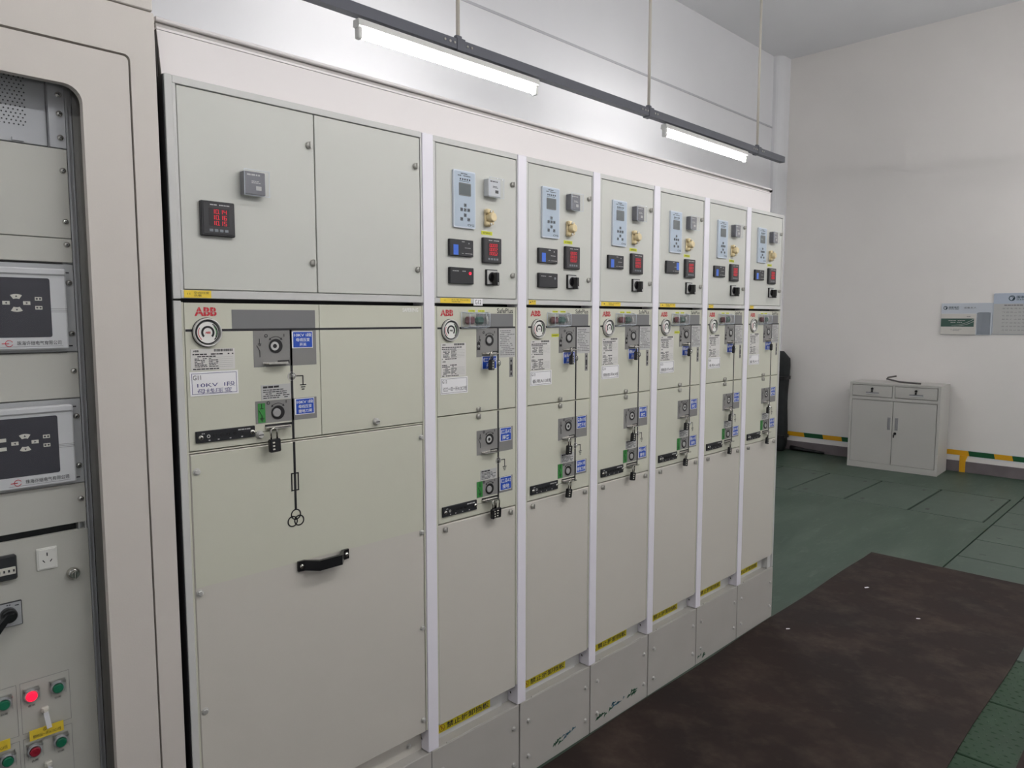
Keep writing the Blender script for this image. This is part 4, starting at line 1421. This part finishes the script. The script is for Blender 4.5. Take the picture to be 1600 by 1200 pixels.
def relay(z0, z1):
    p = rack('protection_unit', z0, z1, 'silver_ear', (z0 + 0.037, z1 - 0.037))
    h = z1 - z0
    fc = part('faceplate', 'silver', p, lambda mb: (mb.box(-0.223, 0.223, RY - 0.016, RY + 0.001, z0 + 0.006, z1 - 0.010, 0.003), mb.box(-0.223, 0.223, RY - 0.019, RY - 0.013, z1 - 0.024, z1 - 0.010, 0.003)))
    part('display_window', 'screen_dark', p, lambda mb: mb.prism(rrect(-0.120, 0.194, z0 + 0.031, z1 - 0.030, 0.004, 4), RY - 0.0166, RY - 0.015))
    part('groove_line', 'ink_soft', p, lambda mb: [mb.box(0.194, 0.223, RY - 0.0164, RY - 0.0155, z0 + h * 0.49 - 0.0032 * k, z0 + h * 0.49 - 0.0032 * k + 0.0007) for k in range(3)])
    cx, cz, y = 0.136, z0 + 0.0985, RY - 0.0172

    def arrowkeys(mb):
        for sg in (1, -1):
            pts = []
            for k in range(7):
                a = R(90 * sg + (k / 6 - 0.5) * 62)
                pts.append((cx + 0.019 * math.cos(a), cz + 0.0175 * math.sin(a)))
            for k in range(7):
                a = R(90 * sg + (0.5 - k / 6) * 56)
                pts.append((cx + 0.0105 * math.cos(a), cz + 0.0085 * math.sin(a)))
            mb.prism(pts, y, y + 0.001)
            mb.box(cx + sg * 0.017 - 0.006, cx + sg * 0.017 + 0.006, y, y + 0.001, cz - 0.0035, cz + 0.0035)
        for k in (0, 1):
            for q in (0, 1):
                xx = (cx + 0.037) if q == 0 else (cx - 0.037)
                mb.box(xx - 0.006, xx + 0.006, y, y + 0.001, cz + 0.0085 - 0.0175 * k - 0.0035, cz + 0.0085 - 0.0175 * k + 0.0035)
    kk = part('keypad', 'key_white', p, arrowkeys)
    ya, yb = y - 0.0004, y
    part('key_mark', 'ink', p, lambda mb: (mb.prism([(cx - 0.002, cz + 0.0115), (cx + 0.002, cz + 0.0115), (cx, cz + 0.0155)], ya, yb), mb.prism([(cx - 0.002, cz - 0.0115), (cx + 0.002, cz - 0.0115), (cx, cz - 0.0155)], ya, yb),
                                           mb.prism([(cx + 0.0155, cz - 0.002), (cx + 0.0155, cz + 0.002), (cx + 0.0195, cz)], ya, yb), mb.prism([(cx - 0.0155, cz - 0.002), (cx - 0.0155, cz + 0.002), (cx - 0.0195, cz)], ya, yb),
                                           [mb.box(cx + 0.037 + dx - 0.0017, cx + 0.037 + dx + 0.0017, ya, yb, cz + dz - 0.0017, cz + dz + 0.0017) for dx in (-0.0028, 0.0028) for dz in (0.0085, -0.009)]))
    text('珠海许继电气有限公司', 0.133, 0.209, z0 + 0.0155, z0 + 0.0240, RY - 0.0166, 'ink', p, 0.0)
    part('maker_logo', 'red_logo', p, lambda mb: (mb.arc(0.120, z0 + 0.0195, 0.0055, 0.0066, 20, 340, RY - 0.0166, RY - 0.016, 16), mb.box(0.108, 0.120, RY - 0.0166, RY - 0.016, z0 + 0.0185, z0 + 0.0200)))
    part('groove_line', 'ink_soft', p, lambda mb: (mb.box(0.105, 0.212, RY - 0.0164, RY - 0.0158, z0 + 0.0125, z0 + 0.0131), mb.box(-0.22, 0.222, RY - 0.0194, RY - 0.0188, z1 - 0.0246, z1 - 0.0240)))
    part('printed_text', 'ink', p, lambda mb: (mb.box(0.226, 0.233, RY - 0.0004, RY, z0 + 0.0105, z0 + 0.0135), mb.box(0.226, 0.233, RY - 0.0004, RY, z1 - 0.018, z1 - 0.015)))


relay(1.5145, 1.6925)
rack('blank_panel', 1.4185, 1.5125, 'rack_panel', (1.474,))
relay(1.2385, 1.4165)
rack('blank_panel', 1.1535, 1.2370, 'rack_panel', (1.204,))
part('dark_slot', 'dark_gap', K, lambda mb: mb.box(-HW, HW, RY + 0.02, RY + 0.03, 1.13, 1.16))
part('slot_clip', 'metal', K, lambda mb: (mb.box(HW - 0.016, HW - 0.014, RY, RY + 0.02, 1.137, 1.154), mb.box(HW - 0.004, HW - 0.001, RY, RY + 0.02, 1.137, 1.154)))
part('button_panel', 'rack_panel', K, lambda mb: mb.box(-HW, HW + 0.001, RY, RY + 0.012, 0.20, 1.1385, 0.001))


def kx(v):
    return v - KX


so = part('power_socket', 'socket_white', K, lambda mb: (mb.box(0, 0.037, -0.003, 0.001, 0, 0.046, 0.001), mb.box(0.0025, 0.0345, -0.0042, -0.002, 0.0025, 0.0435, 0.001)), loc=(kx(-0.961), RY, 1.0675))
part('socket_slot', 'ink', so, lambda mb: (mb.box(0.0175, 0.0195, -0.0045, -0.004, 0.029, 0.036), mb.prism([(0.0095, 0.0205), (0.0110, 0.0215), (0.0145, 0.0165), (0.0130, 0.0155)], -0.0045, -0.004), mb.prism([(0.0275, 0.0205), (0.0260, 0.0215), (0.0225, 0.0165), (0.0240, 0.0155)], -0.0045, -0.004)))
part('cam_latch', 'chrome', K, lambda mb: (mb.lathe(0, 0, [(0.0125, 0), (0.0125, -0.006), (0.0100, -0.010), (0.0085, -0.011)], 20), mb.lathe(0.001, 0.0, [(0.0075, -0.011), (0.0070, -0.018)], 14), mb.box(-0.0016, 0.0016, -0.022, -0.016, -0.009, 0.009, 0.001)), loc=(kx(-0.897), RY, 1.048))
cn = part('operation_counter', 'meter_black', K, lambda mb: mb.box(0, 0.050, -0.012, 0.001, 0, 0.050, 0.003), loc=(kx(-1.046), RY, 1.064))
part('counter_window', 'key_white', cn, lambda mb: mb.box(0.004, 0.047, -0.0135, -0.0115, 0.012, 0.027, 0.001))
part('counter_digit', 'ink', cn, lambda mb: [mb.box(0.010 + 0.008 * k, 0.013 + 0.008 * k, -0.0138, -0.0134, 0.017, 0.022) for k in range(5)])
rs = part('mode_switch', ['silver_ear', 'ink'], K, lambda mb: (mb.box(0, 0.060, -0.004, 0.001, 0, 0.050, 0.001, mi=1), mb.box(0.0015, 0.0585, -0.0045, -0.003, 0.0015, 0.0485)), loc=(kx(-1.051), RY, 0.967))
part('switch_lever', 'black_gloss', rs, lambda mb: (mb.lathe(0.036, 0.026, [(0.015, -0.004), (0.0145, -0.016), (0.012, -0.020)], 20), mb.prism([(0.042, 0.034), (0.030, 0.034), (0.002, 0.002), (0.012, -0.006)], -0.032, -0.014)))
part('printed_text', 'ink', rs, lambda mb: (scribble(mb, 0.034, 0.042, 0.043, 0.047, 1, 4, -0.0047), scribble(mb, 0.048, 0.056, 0.040, 0.044, 1, 5, -0.0047)))


def push_button(x, z, m, up):
    b = part('push_button', m, K, lambda mb: mb.lathe(0, 0, [(0.0098, -0.006), (0.0096, -0.011), (0.0080, -0.0125)], 20), key='pb', loc=(x, RY, z))
    part('button_ring', 'silver_ear', b, lambda mb: mb.lathe(0, 0, [(0.0135, 0), (0.0133, -0.006), (0.0108, -0.008), (0.0100, -0.006)], 22, cap=False), key='ring')
    part('button_guard', 'acrylic', b, lambda mb: (mb.box(-0.0145, 0.0145, -0.014, 0, 0.011, 0.0165, 0.001), mb.box(-0.0145, -0.0125, -0.012, 0, -0.012, 0.0165), mb.box(0.0125, 0.0145, -0.012, 0, -0.012, 0.0165)), key='guard')
    text(up, -0.006, 0.006, -0.0250, -0.0200, -0.0005, 'ink', b)


for gi, gx in enumerate((-0.985, -1.079, -1.173)):
    for zi, z in enumerate((0.812, 0.693)):
        push_button(kx(gx), z, 'button_red_lit' if (gi == 0 and zi == 0) else 'button_red_dark', '合闸')
        push_button(kx(gx + 0.047), z, 'button_green_bright', '分闸')
        part('group_outline', 'ink_soft', K, lambda mb: rect_line(mb, -0.018, 0.070, -0.078, 0.030, 0.0005, -0.0004), key='go', loc=(kx(gx), RY, z))
        lp = part('link_strip', 'key_white', K, lambda mb: (mb.box(-0.007, 0.007, -0.007, 0.001, 0.0, 0.012, 0.002), mb.box(-0.004, 0.004, -0.012, -0.006, 0.003, 0.009, 0.001)), key='lp', loc=(kx(gx + 0.0225), RY, z - 0.045))
        tg = part('cable_tag', 'paper', lp, lambda mb: mb.box(-0.0045, 0.0045, -0.0135, -0.0125, -0.032, 0.004), key='tg', rot=(0, R(-8 if zi == 0 else 35), 0))
        if zi == 0:
            yl = part('yellow_label', 'yellow', K, lambda mb: mb.box(0, 0.061, -0.0006, 0.0004, 0, 0.022), key='yl', loc=(kx(gx - 0.008), RY - 0.008, z - 0.094))
            text('G17', 0.024, 0.036, 0.0135, 0.0190, -0.0008, 'ink', yl)
            text('桐柏田一环A15G1线', 0.006, 0.056, 0.0035, 0.0110, -0.0008, 'ink', yl)

# ------------------------------------------------------------------ filing cabinet by the far wall
F = thing('filing_cabinet', 'grey steel filing cabinet with two drawers over two doors', 'cabinet', (6.713, 1.209, 0), R(-87.45))
part('carcass', 'file_cabinet', F, lambda mb: (mb.box(0, 0.8555, 0.026, 0.40, 0.0, 0.905, 0.002), mb.box(0, 0.025, 0, 0.028, 0, 0.905, 0.001), mb.box(0.830, 0.8555, 0, 0.028, 0, 0.905, 0.001),
                                               mb.box(0.024, 0.832, 0, 0.028, 0, 0.062, 0.001), mb.box(0.024, 0.832, 0, 0.028, 0.883, 0.905, 0.001), mb.box(0.024, 0.832, 0, 0.028, 0.727, 0.758, 0.001), mb.box(0.417, 0.438, 0, 0.028, 0.757, 0.884, 0.001)))
for x0, x1 in ((0.0275, 0.4115), (0.4405, 0.8245)):
    dr = part('drawer', 'file_cabinet', F, lambda mb: mb.box(0, x1 - x0, 0.002, 0.016, 0, 0.114, 0.001), key='dr', loc=(x0, 0, 0.7645))
    part('drawer_pull', ['silver', 'pull_grey'], dr, lambda mb: (mb.box(0.132, 0.258, -0.006, 0.003, 0.024, 0.030, 0.002), mb.box(0.132, 0.258, 0.0005, 0.003, 0.030, 0.046, mi=1)), key='dp')  # pale lower bar paints the highlight on the pull, greyer plate above
    part('lock', 'black', dr, lambda mb: (mb.lathe(0.192, 0.080, [(0.013, 0.002), (0.012, -0.006)], 14), mb.box(0.185, 0.199, -0.012, 0.001, 0.045, 0.066, 0.002)), key='lk')
for k, (x0, x1) in enumerate(((0.0280, 0.4245), (0.4295, 0.8255))):
    dd = part('door', 'file_cabinet', F, lambda mb: mb.box(0, x1 - x0, 0.002, 0.016, 0, 0.657, 0.001), key=('d', k), loc=(x0, 0, 0.0645))
    hx = 0.352 if k == 0 else 0.022
    part('recessed_pull', 'pull_grey', dd, lambda mb: (mb.box(hx, hx + 0.028, -0.0015, 0.003, 0.362, 0.490, 0.001), mb.box(hx + 0.006, hx + 0.022, -0.004, 0.0, 0.372, 0.480, 0.002)), key=('rp', k))
    if k == 1:
        part('lock', 'black', dd, lambda mb: (mb.lathe(0.026, 0.328, [(0.014, 0.002), (0.013, -0.005)], 14), mb.box(0.010, 0.020, -0.012, -0.002, 0.285, 0.318, 0.002)))
    else:
        part('maker_plate', 'paper_grey', dd, lambda mb: scribble(mb, 0.03, 0.115, 0.605, 0.625, 2, 5, 0.0016, 0.3))
part('top_panel', 'file_cabinet', F, lambda mb: mb.box(-0.001, 0.8565, -0.001, 0.401, 0.9052, 0.9062))
tag(part('bent_rod', 'rod_grey', None, lambda mb: mb.tube([(7.06, 0.862, 0.965), (7.02, 0.935, 0.948), (6.99, 0.935, 0.935), (6.94, 0.80, 0.916), (6.89, 0.70, 0.9145), (6.86, 0.57, 0.9150)], 0.0085, 8)),
    'bent grey metal rod lying on top of the filing cabinet', 'rod')

# ------------------------------------------------------------------ boards on the far wall (local x = -world y)
def board(name, label, x0, x1, z0, z1, cat, grp):
    return thing(name, label, cat, (XW - 0.004, 0, 0), R(-90), grp)


B1 = board('notice_board', 'small pale notice board with a green banded booklet pocket on the far wall', 0, 0, 0, 0, 'notice board', 'boards on the far wall')
part('backing_sheet', 'board', B1, lambda mb: mb.box(-0.503, -0.049, -0.004, 0.003, 1.412, 1.733, 0.001))
part('side_pocket', 'acrylic', B1, lambda mb: mb.box(-0.180, -0.062, -0.010, -0.004, 1.420, 1.640, 0.001))
bk = part('booklet', 'doc_white', B1, lambda mb: mb.box(-0.500, -0.187, -0.016, -0.004, 1.414, 1.626, 0.001))
part('green_band', 'doc_green', bk, lambda mb: mb.box(-0.498, -0.203, -0.0166, -0.0158, 1.494, 1.578))


def swoosh(mb):
    for off in (0.0, 0.024):
        pts_a, pts_b = [], []
        for k in range(13):
            u = k / 12
            x = -0.400 + 0.195 * u
            z = 1.504 + 0.062 * u ** 2.2 - off * (1 - u) * 0.2 - off * u + 0.004
            z = max(z, 1.496)
            pts_a.append((x, z))
            pts_b.append((x, z + 0.004 * (0.3 + u)))
        mb.prism(pts_a + pts_b[::-1], -0.0171, -0.0166)


part('white_swoosh', 'paper_grey', bk, swoosh)
part('printed_text', 'paper_grey', bk, lambda mb: (scribble(mb, -0.43, -0.28, 1.551, 1.562, 1, 3, -0.0170), scribble(mb, -0.41, -0.30, 1.533, 1.544, 1, 8, -0.0170)))
part('printed_text', 'ink_soft', bk, lambda mb: (scribble(mb, -0.268, -0.215, 1.594, 1.604, 1, 9, -0.0163), scribble(mb, -0.41, -0.31, 1.450, 1.474, 3, 4, -0.0163, 0.35)))


def globe(mb, cx, cz, r):
    mb.arc(cx, cz, r * 0.72, r, 0, 360, -0.0046, -0.0038, 20)
    mb.arc(cx - r * 0.1, cz, r * 0.45, r * 0.62, -70, 120, -0.0046, -0.0038, 12)
    mb.prism([(cx + r * 0.1, cz - r * 0.9), (cx + r * 0.8, cz - r * 0.5), (cx + r * 0.9, cz + r * 0.3), (cx + r * 0.35, cz + r * 0.2)], -0.0046, -0.0038)


part('logo', 'grid_teal', B1, lambda mb: globe(mb, -0.466, 1.686, 0.019))
text('国家电网', -0.436, -0.345, 1.682, 1.700, -0.0046, 'grid_teal', B1, 0.015)
text('STATE GRID', -0.436, -0.345, 1.668, 1.679, -0.0046, 'grid_teal', B1, 0.015)
text('设备主人', -0.300, -0.190, 1.678, 1.695, -0.0046, 'ink', B1)

B2 = board('schedule_board', 'taller pale schedule board at the right edge of the picture', 0, 0, 0, 0, 'notice board', 'boards on the far wall')
part('backing_sheet', 'board_blue', B2, lambda mb: mb.prism(rrect(-0.047, 0.420, 1.421, 1.825, 0.012, 4), -0.004, 0.003))
sh = part('schedule_sheet', 'paper_grey', B2, lambda mb: mb.box(-0.043, 0.410, -0.0055, -0.004, 1.424, 1.722))
part('logo', 'grid_teal', B2, lambda mb: globe(mb, 0.104, 1.775, 0.027))
text('国家电网', 0.142, 0.275, 1.773, 1.799, -0.0046, 'grid_teal', B2, 0.015)
text('STATE GRID', 0.142, 0.275, 1.753, 1.768, -0.0046, 'grid_teal', B2, 0.015)


def table(mb):
    scribble(mb, 0.045, 0.33, 1.700, 1.714, 1, 14, -0.0058, 0.7)
    for r in range(7):
        z = 1.680 - 0.035 * r
        for q in range(11):
            scribble(mb, 0.032 + q * 0.033, 0.032 + q * 0.033 + 0.022, z - 0.012, z + 0.002, 2, r * 20 + q, -0.0058, 0.4)


part('printed_table', 'ink_soft', sh, table)

# ------------------------------------------------------------------ black bag in the far corner and hose on the floor
def bag(mb):
    prof = []
    for k in range(15):
        u = k / 14
        z = 0.0 + 1.19 * u
        wv = 0.105 + 0.008 * math.sin(u * 9)
        if u < 0.06:
            wv *= 0.82 + 3 * u
        if u > 0.90:
            wv *= math.sqrt(max(0.05, 1 - ((u - 0.90) / 0.105) ** 2))
        prof.append((z, wv))
    n = 16
    vs, fs = [], []
    for z, wv in prof:
        for k in range(n):
            a = 2 * math.pi * k / n
            ca, sa = math.cos(a), math.sin(a)
            e = 0.6
            vs.append((7.055 + 0.062 * (wv / 0.105) * math.copysign(abs(ca) ** e, ca) + 0.03 * z / 1.19, 2.150 + wv * math.copysign(abs(sa) ** e, sa), z))
    for i in range(len(prof) - 1):
        for k in range(n):
            j = (k + 1) % n
            fs.append((i * n + k, i * n + j, (i + 1) * n + j, (i + 1) * n + k))
    fs += [tuple(range(n)), tuple((len(prof) - 1) * n + k for k in range(n))]
    mb.add(vs, fs, 0, True)


G = thing('carry_bag', 'tall slim black bag standing in the corner beyond the switchgear', 'bag', (0, 0, 0))
part('bag_body', 'bag_black', G, bag)
for z in (0.16, 0.86):
    part('strap', 'black', G, lambda mb: mb.prism_z(rrect(6.982, 7.150, 2.040, 2.256, 0.03, 4), z, z + 0.035))
tag(part('floor_hose', 'black', None, lambda mb: mb.tube([(7.165, 2.03, 0.032), (7.168, 1.95, 0.028), (7.166, 1.85, 0.022), (7.168, 1.75, 0.020), (7.166, 1.63, 0.016)], [0.03, 0.026, 0.020, 0.018, 0.012], 8)),
    'black hose lying along the skirting beside the bag', 'hose')
